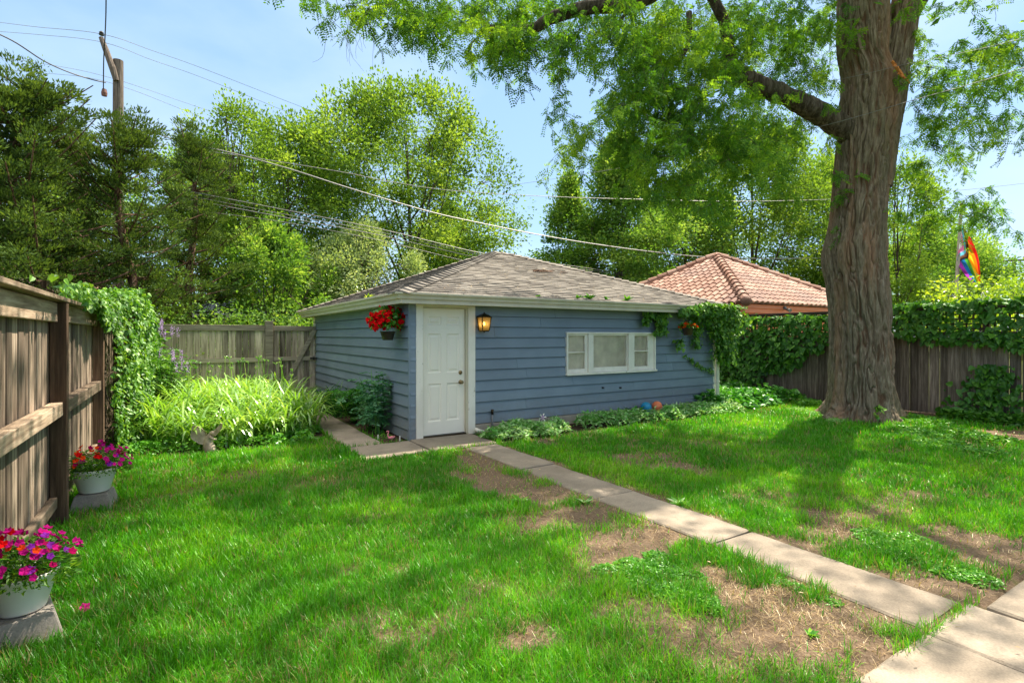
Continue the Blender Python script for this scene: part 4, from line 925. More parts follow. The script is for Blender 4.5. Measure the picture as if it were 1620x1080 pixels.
# upper canopy outside the picture that shades the yard
LF = LeafBag(); cnt = 0
blobs = []
while len(blobs) < 320:
    q = np.array([rng.uniform(-1, 1), rng.uniform(-1, 1), rng.uniform(-1, 1)])
    if np.linalg.norm(q) > 1: continue
    c = np.array([9.6, 3.2, 10.0]) + q * [9.2, 8.2, 2.6]
    dep = c[0] * FW[0] + c[1] * FW[1]; lat = c[0] * RT[0] + c[1] * RT[1]; 
    if dep > 1:
        py = HZ - (c[2] - CAM_H) / dep * FPX
        if py > -110 and abs(lat / dep) < 1.15: continue
    elif c[2] < 6: continue
    blobs.append(c)
for c in blobs:
    n = int(rng.uniform(45, 95)); s = rng.uniform(.45, .95); p = c + rng.normal(size=(n, 3)) * [s, s, s * .55]
    V, F = kites(p, rng.normal(size=(n, 3)) * [1, 1, .5] + [0, 0, -.3], rng.uniform(.10, .19, n), .5, .1); LF.put(V, F, rng.random(n))
    far_ = np.concatenate(LB[2:7]); q = far_[((far_ - c) ** 2).sum(1).argmin()]
    if np.linalg.norm(q - c) < 4: twg.tube([q, (q + c) / 2 + [0, 0, .3], c], [.02, .011, .006], 4, cap=False)
twg.build('twigs', M['bark2'], bt)
bag.build('leaves', M['locust'], bt); LF.build('crown', M['locust'], bt)
# torn orange wood at the fork
mb = MB(); c = P(1432, 115, 9.42); 
for i in range(9):
    a = P(1411 + i * 2.6 + rng.normal(), 98 + i * 3.4 + rng.normal() * 2, 9.47); mb.tube([a, a + RT * rng.uniform(.03, .10) + [0, 0, -rng.uniform(.02, .12)]], [.022, .004], 5)
mb.tube([P(1411, 98, 9.49), P(1423, 113, 9.49), P(1434, 128, 9.49)], [.02, .03, .012], 6); mb.build('torn_wood', plain('torn_orange_wood', (.55, .19, .045), .8, .3, 20), bt)

# ------------------------------------------------------------------ background trees
def tree(name, base, H, Rx, zc0, mat, bmat, label, nclump, leaf, perclump, clr, seed, group=None, trunk_r=.16, shape='round', flat=.6, wr=.55, lean=(0, 0), fork=None, cat='tree', Ry=None):
    g = np.random.default_rng(seed); base = np.array(base, float); base[2] = 0; Ry = Ry or Rx
    o = thing(name, base, label, cat, group); mb = MB()
    top = base + [lean[0], lean[1], H * .93]; fz = H * .28 if fork is None else fork
    tp = [base - [0, 0, .1], base + [lean[0] * .1, lean[1] * .1, fz * .5], base + [lean[0] * .3, lean[1] * .3, fz], base + [lean[0] * .6, lean[1] * .6, H * .62], top]
    tr = spline(tp, 6); m = len(tr); mb.tube(tr, trunk_r * (1 - np.linspace(0, 1, m) * .93) * (1 + .35 * np.exp(-np.linspace(0, 20, m))), 10)
    # limbs
    nl = 15; lim = []
    for i in range(nl):
        u = .28 + .62 * (i + g.random()) / nl; s = tr[int(u * (m - 1))]; a = i * 2.4 + g.normal() * .4
        zt = zc0 + (H - zc0) * np.clip(u + .12 + .2 * g.random(), 0, .97); v = (zt - zc0) / (H - zc0)
        w = prof_w(shape, v) * .72; e = np.array([base[0] + lean[0] + Rx * w * math.cos(a), base[1] + lean[1] + Ry * w * math.sin(a), zt])
        mid = (s + e) / 2 + [0, 0, -.08 * np.linalg.norm(e - s)] + g.normal(size=3) * .15
        c = spline([s, mid, e], 6); mb.tube(c, np.linspace(trunk_r * .36 * (1 - u * .5), .012, len(c)), 6, cap=False); lim.append(c)
    allp = np.concatenate(lim + [tr[m // 3:]]); C = []
    tries = 0
    nclump = int(nclump * 1.25)
    while len(C) < nclump and tries < nclump * 60:
        tries += 1; v = g.random(); q = prof_w(shape, v); a = g.random() * 6.283; rad = math.sqrt(g.random()) ** .8
        lump = 1 + .42 * (float(vn(math.cos(a) * 1.7 + 5, math.sin(a) * 1.7 + 5, v * 4.5, seed)) - .5) * 2
        c = np.array([base[0] + lean[0] + Rx * q * rad * lump * math.cos(a), base[1] + lean[1] + Ry * q * rad * lump * math.sin(a), zc0 + (H - zc0) * v])
        if float(vn(c[0] * .9, c[1] * .9, c[2] * .9, seed + 3)) < .42: continue
        C.append(c)
    C = np.array(C); bag = LeafBag(); axis = np.array([base[0] + lean[0], base[1] + lean[1], 0])
    D = ((C[:, None] - allp[None]) ** 2).sum(-1).argmin(1)
    for c, k in zip(C, D):
        s = allp[k]; hi_ = (c[2] - zc0) / (H - zc0) > .60; fl_ = 1.55 if hi_ else flat
        if np.linalg.norm(s - c) < 3.5: mb.tube([s, (s + c) / 2 + g.normal(size=3) * .06, c], [.018, .012, .005], 4, cap=False)
        n = int(perclump * 1.7 * g.uniform(.6, 1.4)); sc = clr * g.uniform(.6, 1.35) * (.72 if hi_ else 1.); d = c - axis; d[2] = 0; d = unit(d)
        p = c + unit(g.normal(size=(n, 3))) * (g.random((n, 1)) ** .55) * sc * np.array([1, 1, fl_])
        ax = (p - c) + d * .25 * sc + g.normal(size=(n, 3)) * .35 * sc + [0, 0, (.30 if hi_ else -.10) * sc]
        nr = g.normal(size=(n, 3)) * .8 + [0, 0, 1.0]
        V, F = kites(p, ax, leaf * .88 * g.uniform(.65, 1.3, n), wr * 1.15, .12, nr); r0 = g.random() * .55
        bag.put(V, F, np.clip(r0 + g.random(n) * .45, 0, 1))
    mb.build('trunk', bmat, o); bag.build('crown', mat, o); return o
def prof_w(shape, v):
    if shape == 'round': return math.sqrt(max(0, 1 - (2 * v - .9) ** 2 / 1.21)) 
    if shape == 'cone': return (1 - v) ** .75 * (1 if v > .12 else .55 + v * 3.7)
    if shape == 'vase': return math.sqrt(max(0, 1 - ((v - .62) / .62) ** 2)) if v < .62 else math.sqrt(max(0, 1 - ((v - .62) / .40) ** 2))
    return 1
M2 = M['maple2']; MP = M['maple']; BK = M['bark2']; tg = 'trees beyond the alley'
def TB(px, t): p = P(px, 530, t); p[2] = 0; return p
HH = lambda py, t: CAM_H + t * (HZ - py) / FPX
tree('maple_tree', TB(655, 25), HH(172, 25), 4.9, 2.6, MP, BK, 'large yellow-green maple rising behind the garage roof, left of centre', 270, .165, 120, 1.0, 101, tg, .22, 'vase', lean=(-.4, 0))
tree('maple_tree', TB(455, 22), HH(212, 22), 3.4, 1.8, MP, BK, 'yellow-green maple between the junipers and the large maple', 165, .15, 120, .85, 102, tg, .16, 'round')
tree('maple_tree', TB(370, 19), HH(180, 19), 1.9, 4.6, MP, BK, 'slim leafy maple top standing out beside the junipers', 95, .13, 80, .65, 103, tg, .12, 'round')
tree('young_tree', TB(433, 16.0), HH(372, 16.0), 1.45, 1.5, M2, BK, 'slender bright green sapling over the back fence', 62, .13, 100, .5, 104, None, .06, 'round')
tree('ornamental_tree', TB(572, 19), HH(372, 19), 2.0, 1.2, M['pale'], BK, 'low tree with pale silvery leaves left of the garage roof', 95, .10, 170, .55, 105, None, .08, 'round')
tree('shade_tree', TB(500, 19.5), HH(395, 19.5), 2.2, .8, M2, BK, 'mid-green bushy tree behind the back gate', 80, .13, 110, .6, 106, None, .08, 'round')
tree('shade_tree', TB(985, 26), HH(232, 26), 4.3, 2.4, M2, BK, 'mid-green layered tree behind the garage ridge, right of the gap of sky', 250, .155, 130, .95, 107, tg, .2, 'cone', .45)
tree('shade_tree', TB(900, 27), HH(285, 27), 2.2, 2.4, M2, BK, 'smaller mid-green tree at the edge of the gap of sky', 95, .15, 110, .8, 108, tg, .14, 'cone', .4)
tree('maple_tree', TB(1190, 31), HH(210, 31), 5.6, 2.4, MP, BK, 'tall maple behind the clay tile roof', 270, .18, 120, 1.15, 109, tg, .22, 'round')
tree('maple_tree', TB(1085, 29), HH(300, 29), 3.6, 2.4, M2, BK, 'mid-green maple left of the clay tile roof ridge', 150, .17, 110, 1.0, 110, tg, .16, 'round')
tree('maple_tree', TB(1310, 33), HH(265, 33), 4.2, 2.4, M2, BK, 'mid-green maple directly behind the big trunk', 140, .18, 110, 1.1, 111, tg, .18, 'round')
tree('shade_tree', TB(1420, 27), HH(262, 27), 2.1, 3.0, MP, BK, 'yellow-green tree just right of the big trunk', 70, .16, 100, .8, 112, tg, .12, 'round')
tree('shade_tree', TB(1475, 44), HH(368, 44), 5.2, 2.0, M2, BK, 'distant rounded tree behind the flagpole', 170, .22, 120, 1.2, 113, tg, .2, 'round')
tree('shade_tree', TB(1528, 50), HH(392, 50), 3.0, 2.0, M2, BK, 'distant rounded tree right of the flagpole', 120, .24, 100, 1.3, 114, tg, .2, 'round')
tree('shade_tree', TB(1660, 80), HH(440, 80), 4.5, 2.0, M2, BK, 'low distant tree at the right edge by the power pole', 90, .26, 90, 1.4, 115, tg, .2, 'round')
for i, (px, t, top, rr_, lb) in enumerate([(715, 34, 330, 3.0, 'distant maple seen low behind the large maple'), (320, 30, 250, 5, 'broad maple far behind the junipers'), (90, 28, 300, 6, 'broad maple far behind the pink brick house'), (-120, 24, 200, 5, 'broad maple beyond the left edge'), (1760, 40, 300, 5, 'broad maple beyond the right edge')]):
    tree('maple_tree', TB(px, t), HH(top, t), rr_, 1.2, M2, BK, lb, 120, .2, 90, 1.1, 120 + i, tg, .2, 'round')

# junipers: layered sprays of fine foliage on reddish branches
def juniper(base, H, Rx, seed, label, zlo=1.0, n=150):
    g = np.random.default_rng(seed); base = np.array(base, float); base[2] = 0
    o = thing('juniper_tree', base, label, 'conifer', 'junipers behind the left fence'); mb = MB(); bag = LeafBag()
    tr = spline([base, base + [g.normal() * .1, g.normal() * .1, H * .35], base + [g.normal() * .15, g.normal() * .15, H * .7], base + [0, 0, H * .97]], 8); m = len(tr)
    mb.tube(tr, .17 * (1 - np.linspace(0, 1, m) * .9), 10)
    for i in range(n):
        v = (i + g.random()) / n; z = zlo + (H - zlo) * v; s = tr[min(m - 1, int(z / H * (m - 1)))]; a = g.random() * 6.283
        w = Rx * (1 - v) ** .42 * g.uniform(.30, 1.22) * (1.0 if v > .1 else .8); up = g.uniform(-.05, .5) + .5 * v
        e = s + np.array([math.cos(a) * w, math.sin(a) * w, w * up]); mid = (s + e) / 2 + [0, 0, -.10 * w]
        c = spline([s, mid, e], 5); mb.tube(c, np.linspace(.034 * (1 - .6 * v), .010, len(c)), 5, cap=False)
        nt_ = int(2.2 + w * 2.9)
        for k in range(nt_):
            u = g.uniform(.38, 1.06); q = c[min(len(c) - 1, int(u * (len(c) - 1)))] + g.normal(size=3) * [.16, .16, .06] * (.5 + w * .3); d = unit(e - s)
            sz = g.uniform(.14, .30); nn = int(sz * 330); tuft = unit(g.normal(size=(nn, 3))) * g.random((nn, 1)) ** .5 * [sz, sz, sz * .45]
            ax = tuft * 1.3 + d * .16 + np.array([0, 0, .13]) + g.normal(size=(nn, 3)) * .06; r0 = g.random() * .5
            V, F = kites(q + tuft, ax, g.uniform(.05, .11, nn), .34, .05); bag.put(V, F, np.clip(r0 + g.random(nn) * .5, 0, 1))
    # leader sprig
    for k in range(14):
        q = base + [g.normal() * .06, g.normal() * .06, H * (.92 + k * .008)]; nn = 40; V, F = kites(q + g.normal(size=(nn, 3)) * [.08, .08, .08], g.normal(size=(nn, 3)) * .5 + [0, 0, 1.], .09, .3, .05); bag.put(V, F, g.random(nn))
    mb.build('trunk', M['barkred'], o); bag.build('foliage', M['conifer'], o)
juniper(P(52, 530, 10.8), HH(118, 10.8), 2.2, 201, 'dark juniper with reddish branches, leftmost behind the fence', 1.2, 120)
juniper(P(200, 530, 12.6), HH(190, 12.6), 2.3, 202, 'dark juniper in front of the broken-topped pole', 1.2, 120)
juniper(P(300, 530, 14.8), HH(205, 14.8), 1.9, 203, 'dark juniper nearest the back fence gate', 1.3, 105)
juniper(P(-60, 530, 10.0), HH(120, 10), 2.1, 204, 'dark juniper at the left edge of the view', 1.2, 95)
juniper(P(118, 530, 14.6), HH(215, 14.6), 1.9, 205, 'dark juniper standing back between two others', 1.2, 85)

# ------------------------------------------------------------------ shrubs behind the fences
def bush(name, label, cat, pts, n, leaf, mat, seed, sc=(.3, .3, .25), kind=None, wr=.6, group=None, big=False):
    g = np.random.default_rng(seed); pts = np.array(pts, float); idx = g.integers(0, len(pts), n); p = pts[idx] + g.normal(size=(n, 3)) * sc
    p[:, 2] = np.maximum(p[:, 2], .03); f = bigleaf if big else kites
    V, F = f(p, g.normal(size=(n, 3)) + [0, 0, .2], leaf * g.uniform(.6, 1.3, n), wr, .12, g.normal(size=(n, 3)) * .7 + [0, -.3, .9]); r = np.clip(g.random(len(pts))[idx] * .5 + g.random(n) * .5, 0, 1)
    if big: r = np.concatenate([r, r])
    return setp(mk(name, V, F, mat, None, rnd=r, org=(pts[:, 0].mean(), pts[:, 1].mean(), 0)), label, cat, group, kind)
pp = [(x, 15.3 + rng.normal() * .4, z) for x in np.arange(-1.5, 3.2, .28) for z in (.6, 1.1, 1.55, 1.95)]
bush('hedge', 'leafy shrubs growing directly behind the back fence', 'hedge', pp, 9000, .09, M2, 301)
pp = [(14.3 + rng.normal() * .35, y, z) for y in np.arange(-1, 5.0, .3) for z in (1.3, 1.75, 2.1, 2.42 + .12 * math.sin(y * 2))]
bush('hedge', 'bright yellow-green hedge showing over the right fence', 'hedge', pp, 12000, .085, M['hedge'], 302, (.3, .2, .17))
# ------------------------------------------------------------------ creepers
def surface_vine(name, label, pts_fn, n, leaf, mat, seed, cat='vine'):
    g = np.random.default_rng(seed); p, nr, keep = pts_fn(g, n); p, nr = p[keep], nr[keep]; m = len(p)
    ax = g.normal(size=(m, 3)) * .45 + [0, 0, -.8] + nr * .3
    V, F = bigleaf(p, ax, leaf * g.uniform(.4, 1.35, m), .85, .10, nr + g.normal(size=(m, 3)) * .45 + [0, 0, .35]); r = np.clip(.25 + .75 * g.random(m) - .25 * (g.random(m)), 0, 1)
    return setp(mk(name, V, F, mat, None, rnd=np.concatenate([r, r]), org=(p[:, 0].mean(), p[:, 1].mean(), 0)), label, cat)
def v_left(g, n):
    y = 4.9 + 9.0 * g.random(n) ** .8; th = g.random(n)      # drape over the cap and down the yard side
    k = np.clip((y - 8.2) / 1.6, 0, 1); topz = 1.93 + .16 * k + .30 * (fbm(y * 2.2, 0, 0, 3, 3) - .25); low = np.where(y < 8.3, 1.93 - .30 * np.clip((y - 5.3) / 2.6, 0, 1) * vn(y * 5, 0, 0, 6), .0)
    b = .17 * k * (1 + .6 * fbm(y * 2, 1, 0, 4, 2)) + .05
    top = g.random(n) < .28; z = np.where(top, topz + .06 * g.random(n), low + (topz - low) * g.random(n)); w = fbm(y * 2.2, z * 2.2, 0, 14, 3)
    x = np.where(top, -.98 + (.20 + b) * g.random(n), -.80 + b * (.4 + 1.3 * w) * np.clip(1.3 - .35 * z / 2, .4, 1.2) * 1.0 + .05 * g.random(n))
    keep = (w > .30) | (k > .3); keep &= g.random(n) < np.clip((y - 6.0) / 2.6, .02, 1)
    return np.stack([x, y, z], 1), np.where(top[:, None], [.2, 0, 1.], [1., -.25, .25]), keep & ((y > 8.1) | top | (z > 1.7 - .1 * (y - 5)))
surface_vine('climbing_vine', 'sunlit green creeper draped over the far end of the left fence', v_left, 27000, .058, M['vine'], 401)
mbv = MB()
for i in range(16):
    y0 = rng.uniform(8.3, 13); x0 = -.80; pts = [(x0 + rng.normal() * .03, y0, 0)]
    for k in range(1, 8): pts.append((x0 + .05 + rng.normal() * .04, y0 + rng.normal() * .12 + k * rng.uniform(-.05, .05), k * .27))
    mbv.tube(spline(pts, 4), np.linspace(.012, .005, 29), 5)
setp(mbv.build('vine_stems', M['bark2'], None, org=(-.8, 10, 0)), 'woody brown creeper stems behind the leaves on the left fence', 'vine stems', kind='stuff')
def v_right(g, n):
    y = g.uniform(-1.2, 14.8, n); z = g.uniform(.05, 2.3, n)
    w = fbm(y * 1.4, z * 1.6, 0, 24, 3)
    low = np.where(y > 8.8, .1, np.where(y > 6.2, .1 + (8.8 - y) / 2.6 * 1.25, 1.42 - .22 * np.clip((3.9 - y) / 2, 0, 1))) + (w - .5) * .5
    tz = np.where(y > 5.5, 2.04, 2.22); keep = (z > low) & (z < tz + .16 * (w - .5)); op = (y < 5.6) & (z > 1.66) & (z < 2.08); keep &= ~op | (w > .36) | (g.random(n) < .5)
    x = RX - .05 - .26 * w * g.random(n) - .03
    top = g.random(n) < .12; z = np.where(top, tz - .05 + .10 * g.random(n), z); x = np.where(top, RX - .15 + .4 * g.random(n), x)
    return np.stack([x, y, z], 1), np.where(top[:, None], [-.2, 0, 1.], [-1., -.1, .15]), keep | top
surface_vine('climbing_vine', 'dark broad-leaved creeper covering the top of the right fence', v_right, 19000, .125, M['vinedark'], 402)
c0 = onX(1562, 620, RX)
def v_patch(g, n):
    z = g.random(n) ** 1.3 * 1.05; y = c0[1] + g.normal(size=n) * (.16 + .16 * (1 - z)) - .12 * z; return np.stack([RX - .04 - .14 * g.random(n) * (1.3 - z), y, z], 1), np.tile([-1., -.1, .15], (n, 1)), np.ones(n, bool)
surface_vine('climbing_vine', 'small cone of dark creeper climbing the right fence boards', v_patch, 520, .11, M['vinedark'], 403)
def v_gar(g, n):
    kind = g.random(n); P_ = np.zeros((n, 3)); N = np.tile([0., -1., .2], (n, 1))
    gx_ = lambda px, y=7.2: onY(px, 500, y)[0]
    a = kind < .38                                     # along the eave and gutter
    xa = g.uniform(gx_(1068), GX1 + .62, n); P_[a] = np.stack([xa, 7.12 - .14 * g.random(n) + (xa > GX1 + .15) * g.random(n) * 1.2, 2.02 + .24 * g.random(n) * np.clip((xa - gx_(1050)) / 1.0, .3, 1)], 1)[a]
    b = (kind >= .38) & (kind < .80)                   # column at the corner
    zb = .95 + 1.15 * g.random(n) ** .75; P_[b] = np.stack([GX1 + .02 + (.12 + .34 * (zb - .95) * (.35 + 1.3 * vn(zb * 5, 0, 0, 8))) * g.normal(size=n) * .75 - .12 * (zb - 1.2), 7.36 - .26 * g.random(n), zb], 1)[b]
    for lo, hi, px, zl, sp in ((.80, .87, 1045, 1.62, .08), (.87, .93, 1075, 1.32, .06), (.93, .97, 1102, 1.35, .06), (.97, 1.01, 1022, 1.8, .04)):
        c = (kind >= lo) & (kind < hi); zz = zl + (2.08 - zl) * g.random(n); P_[c] = np.stack([gx_(px, 7.35) + g.normal(size=n) * sp, 7.40 - .10 * g.random(n), zz], 1)[c]
    bx_ = gx_(1088, 7.04); return P_, N, ~((np.abs(P_[:, 0] - bx_) < .20) & (np.abs(P_[:, 2] - 1.75) < .24))
surface_vine('climbing_vine', 'green creeper smothering the right corner of the blue garage eave', v_gar, 3900, .085, M['vine'], 404)
def v_gar2(g, n):
    u = g.random(n); a = onY(1082, 562, 7.44); b = onY(1128, 588, 7.44); p = a + (b - a) * u[:, None] + np.stack([0 * u, -.03 * g.random(n), -.04 * np.sin(u * 3) + g.normal(size=n) * .035 * (.3 + u)], 1)
    return p, np.tile([0., -1., .2], (n, 1)), np.ones(n, bool)
surface_vine('climbing_vine', 'single creeper shoot crossing the blue siding beside the downspout', v_gar2, 110, .06, M['vine'], 405)
#SPLIT3

# ------------------------------------------------------------------ planting beds
# daylilies: arching ribbons in clumps
bag = LeafBag(); g = np.random.default_rng(501); cl = []
while len(cl) < 150:
    x, y = g.uniform(-.55, 1.85), g.uniform(8.35, 13.2)
    if y < 8.35 + .22 * abs(x - .6): continue
    cl.append((x, y))
for (x, y) in cl:
    n = int(g.uniform(34, 52)); b = np.tile([x, y, 0.], (n, 1)) + g.normal(size=(n, 3)) * [.07, .07, 0]; h = g.uniform(.55, 1.05, n) * (1 if y > 9 else .78)
    V, Q, T = blades(b, g.uniform(0, 6.283, n), h, g.uniform(.022, .036, n), g.uniform(1.2, 3.3, n), 7, g.uniform(.72, 1.0, n)); r0 = g.random() * .35; r = np.clip(r0 + g.random(n) * .6, 0, 1)
    bag.put(V, Q, np.tile(r, 6)); bag.put(V[:0], T + 0 - 0, r) if False else None
    bag.F.setdefault(3, []).append(T + bag.n - len(V)); bag.R.setdefault(3, []).append(r)
setp(bag.build('daylilies', M['lily'], None, org=(.7, 10.5, 0)), 'dense bed of arching sunlit daylily leaves in front of the back fence', 'daylilies', kind='stuff')
mb = MB(); g = np.random.default_rng(502)
for i in range(34):
    x, y = g.uniform(-.4, 1.85), g.uniform(9.8, 13.0); h = g.uniform(.85, 1.15); tip = np.array([x + g.normal() * .05, y, h]); mb.tube([(x, y, .2), (x, y, .6), tip], [.005, .005, .004], 4)
    for k in range(4): d = np.array([g.normal() * .035, g.normal() * .02, .06]); mb.tube([tip, tip + d * .6, tip + d], [.004, .010, .003], 5)
setp(mb.build('daylily_stems', M['lily'], None, org=(.7, 11.4, 0)), 'thin daylily flower stalks with closed buds rising above the leaves', 'flower stalks', kind='stuff')
# low plants filling the front and side of the lily bed
def cover(name, label, region, n, leaf, mat, seed, hmax, cat='ground cover', kind='stuff', wr=.6, big=True, flat=.4):
    """low leafy mass over region (list of x,y,r)"""
    g = np.random.default_rng(seed); R_ = np.array(region, float); wts = R_[:, 2] ** 2; k = g.choice(len(R_), n, p=wts / wts.sum()); a = g.uniform(0, 6.283, n); rr = np.sqrt(g.random(n)) * R_[k, 2]
    x = R_[k, 0] + rr * np.cos(a); y = R_[k, 1] + rr * np.sin(a); hh = hmax * (.35 + .65 * fbm(x * 2.2, y * 2.2, 0, seed, 3) * 1.3) * np.sqrt(np.clip(1.05 - (rr / R_[k, 2]) ** 2, .15, 1))
    z = hh * g.random(n) ** .45 + gz(x, y); ax = g.normal(size=(n, 3)) * [1, 1, flat]; f = bigleaf if big else kites
    V, F = f(np.stack([x, y, z], 1), ax, leaf * g.uniform(.55, 1.25, n), wr, .10, g.normal(size=(n, 3)) * .45 + [0, -.15, 1.]); r = np.clip(g.random(n) * .6 + .4 * fbm(x * 3, y * 3, 0, seed + 1, 2), 0, 1)
    return setp(mk(name, V, F, mat, None, rnd=np.concatenate([r, r]) if big else r, org=(x.mean(), y.mean(), 0)), label, cat, None, kind)
cover('ground_cover', 'mixed light green weeds along the front edge of the daylily bed', [(-.45, 8.6, .3), (-.2, 8.9, .35), (.1, 8.5, .25), (.5, 8.4, .2), (.95, 8.5, .3), (1.4, 8.7, .35), (1.75, 8.9, .2), (-.55, 9.3, .35), (-.3, 9.9, .4), (-.5, 10.6, .4), (1.55, 8.2, .18), (1.2, 8.15, .15)], 4200, .06, M['weed'], 511, .22)
gp = lambda px, py: tuple(G(px, py)[:2])
reg = [(4.15, 7.0, .25), (4.4, 6.95, .33), (4.7, 7.05, .36), (5.0, 7.1, .36), (5.3, 7.1, .2), (4.9, 6.75, .2), (5.25, 6.9, .2)]
cover('ground_cover', 'white-edged variegated leaves beside the door path', reg, 3600, .066, M['variegated'], 512, .27, wr=.5)
reg = [(6.0, 7.05, .22), (6.35, 7.1, .28), (6.7, 7.05, .3), (7.05, 7.0, .3), (7.4, 6.78, .2), (7.8, 6.78, .22), (8.15, 6.95, .28), (8.5, 6.95, .34), (8.9, 6.9, .38), (9.3, 6.9, .35), (9.6, 6.8, .3)]
cover('ground_cover', 'white-edged variegated leaves under the window along the wall', reg, 4700, .070, M['variegated'], 513, .28, wr=.5)
reg = [(9.7, 7.3, .4), (10.2, 7.2, .5), (10.7, 7.3, .55), (11.2, 7.2, .5), (11.7, 7.4, .55), (12.3, 7.3, .5), (10.6, 8.0, .6), (11.4, 8.2, .7), (12.2, 8.4, .6), (10.8, 9, .6), (9.95, 6.95, .3)]
cover('ground_cover', 'dark broad leaves filling the corner between garage and right fence', reg, 5200, .12, M['broad'], 514, .46, wr=.8)
reg = [(12.2, 6.6, .4), (12.4, 6.0, .3), (12.3, 5.5, .25), (11.9, 6.4, .3)]
cover('ground_cover', 'low weeds behind the big trunk by the right fence', reg, 1300, .07, M['weed'], 515, .16)
reg = [gp(1440, 665) + (.35,), gp(1475, 672) + (.35,), gp(1500, 684) + (.35,), gp(1460, 690) + (.4,), gp(1530, 690) + (.3,), gp(1440, 680) + (.3,), gp(1580, 700) + (.3,), gp(1490, 705) + (.35,), gp(1560, 720) + (.25,)]
cover('ground_cover', 'creeping green weeds spreading right of the tree roots', reg, 4200, .06, M['weed'], 516, .11)
reg = [(12.35, 3.9, .3), (12.5, 3.4, .3), (12.45, 2.9, .35), (12.6, 2.3, .3)]
cover('ground_cover', 'dark creeper leaves at the foot of the right fence', reg, 1500, .10, M['vinedark'], 517, .24, wr=.8)
reg = [gp(1300, 652) + (.2,), gp(1285, 657) + (.18,), gp(1320, 668) + (.15,), gp(1265, 650) + (.25,)]
cover('ground_cover', 'pale low leaves at the left foot of the big trunk', reg, 650, .055, M['variegated'], 518, .09)
reg = [(2.68, 8.0, .1), (2.7, 7.8, .1), (2.72, 8.3, .12), (2.7, 8.6, .12)]
cover('ground_cover', 'tiny seedlings in the narrow soil strip by the side wall', reg, 160, .035, M['weed'], 519, .08)
# clover clump spreading over bare soil in the foreground
reg = [gp(1000, 900) + (.14,), gp(1040, 905) + (.16,), gp(1080, 915) + (.15,), gp(960, 905) + (.1,), gp(1060, 940) + (.13,), gp(1110, 955) + (.11,), gp(1130, 970) + (.06,), gp(1015, 930) + (.12,), gp(1040, 885) + (.1,)]
cover('ground_cover', 'low bright green clover patch on bare soil left of the path', reg, 5200, .022, M['weed'], 520, .045, wr=.7)
reg = [gp(1420, 870) + (.2,), gp(1470, 890) + (.2,), gp(1510, 905) + (.18,), gp(1380, 850) + (.15,), gp(1440, 860) + (.2,), gp(1550, 920) + (.12,)]
cover('ground_cover', 'low clover strip along the right side of the path', reg, 4300, .024, M['weed'], 521, .05, wr=.7)
reg = [gp(1230, 920) + (.07,), gp(1200, 910) + (.07,), gp(1260, 930) + (.06,), gp(1300, 945) + (.05,), gp(1180, 905) + (.05,), gp(1320, 955) + (.05,)]
cover('ground_cover', 'thin line of small weeds along the left path edge', reg, 700, .018, M['weed'], 522, .03, wr=.7)
# individual weeds
def weed(px, py, s, label, n=14, mat='weed', dz=0, name='weed', rosette=True, at=None, cat='weed', group=None):
    c = G(px, py) if at is None else np.array(at, float); g = np.random.default_rng(int(px * 7 + py)); b = np.tile(c + [0, 0, dz], (n, 1)) + g.normal(size=(n, 3)) * [s * .05, s * .05, 0]; a = g.uniform(0, 6.283, n)
    ax = np.stack([np.cos(a), np.sin(a), g.uniform(.2, 1.6 if 'sprout' in name else .9, n)], 1); V, F = bigleaf(b, ax, s * g.uniform(.6, 1.1, n), .36, .08, np.tile([0, 0, 1.], (n, 1)) + g.normal(size=(n, 3)) * .2); r = g.random(n)
    return setp(mk(name, V, F, M[mat], None, rnd=np.concatenate([r, r]), org=c), label, cat, group)
weed(826, 796, .13, 'broad-leaved weed rosette on bare soil below the door', 16)
weed(925, 797, .12, 'pale weed rosette touching the left path edge', 14, 'variegated')
weed(1075, 800, .13, 'pale dandelion-like weed on the right path edge', 16, 'variegated')
weed(1283, 1006, .07, 'small weed on soil near the path corner', 12)
weed(1145, 888, .08, 'spiky grass tuft beside the path joint', 22)
weed(1000, 648, .30, 'leafy dark green plant left of the blue ball', 34, 'broad', .05, at=(7.32, 7.22, .03), name='leafy_plant', cat='plant')
weed(1001, 640, .22, 'dandelion plant at the foot of the blue wall', 14, 'broad', .02, at=(6.25, 7.28, .02), name='leafy_plant', cat='plant')
sp = P(1385, 655, 9.35); mbx = MB(); mbx.tube([(sp[0], sp[1], 0), (sp[0] + .01, sp[1], .3)], .005, 5)
spl = thing('seedling', (sp[0], sp[1], 0), 'small seedling with heart-shaped leaves against the big trunk', 'seedling'); mbx.build('stem', M['barkred'], spl)
g = np.random.default_rng(77); n = 26; b = np.array([sp[0], sp[1], 0]) + np.stack([g.normal(size=n) * .05, g.normal(size=n) * .03 - .04, g.uniform(.12, .36, n)], 1); V, F = bigleaf(b, g.normal(size=(n, 3)) * [1, .3, .4] + [0, -.2, -.4], .075, .9, .08, np.tile([0, -1., .5], (n, 1))); r = g.random(n); mk('leaves', V, F, M['vine'], spl, rnd=np.concatenate([r, r]))
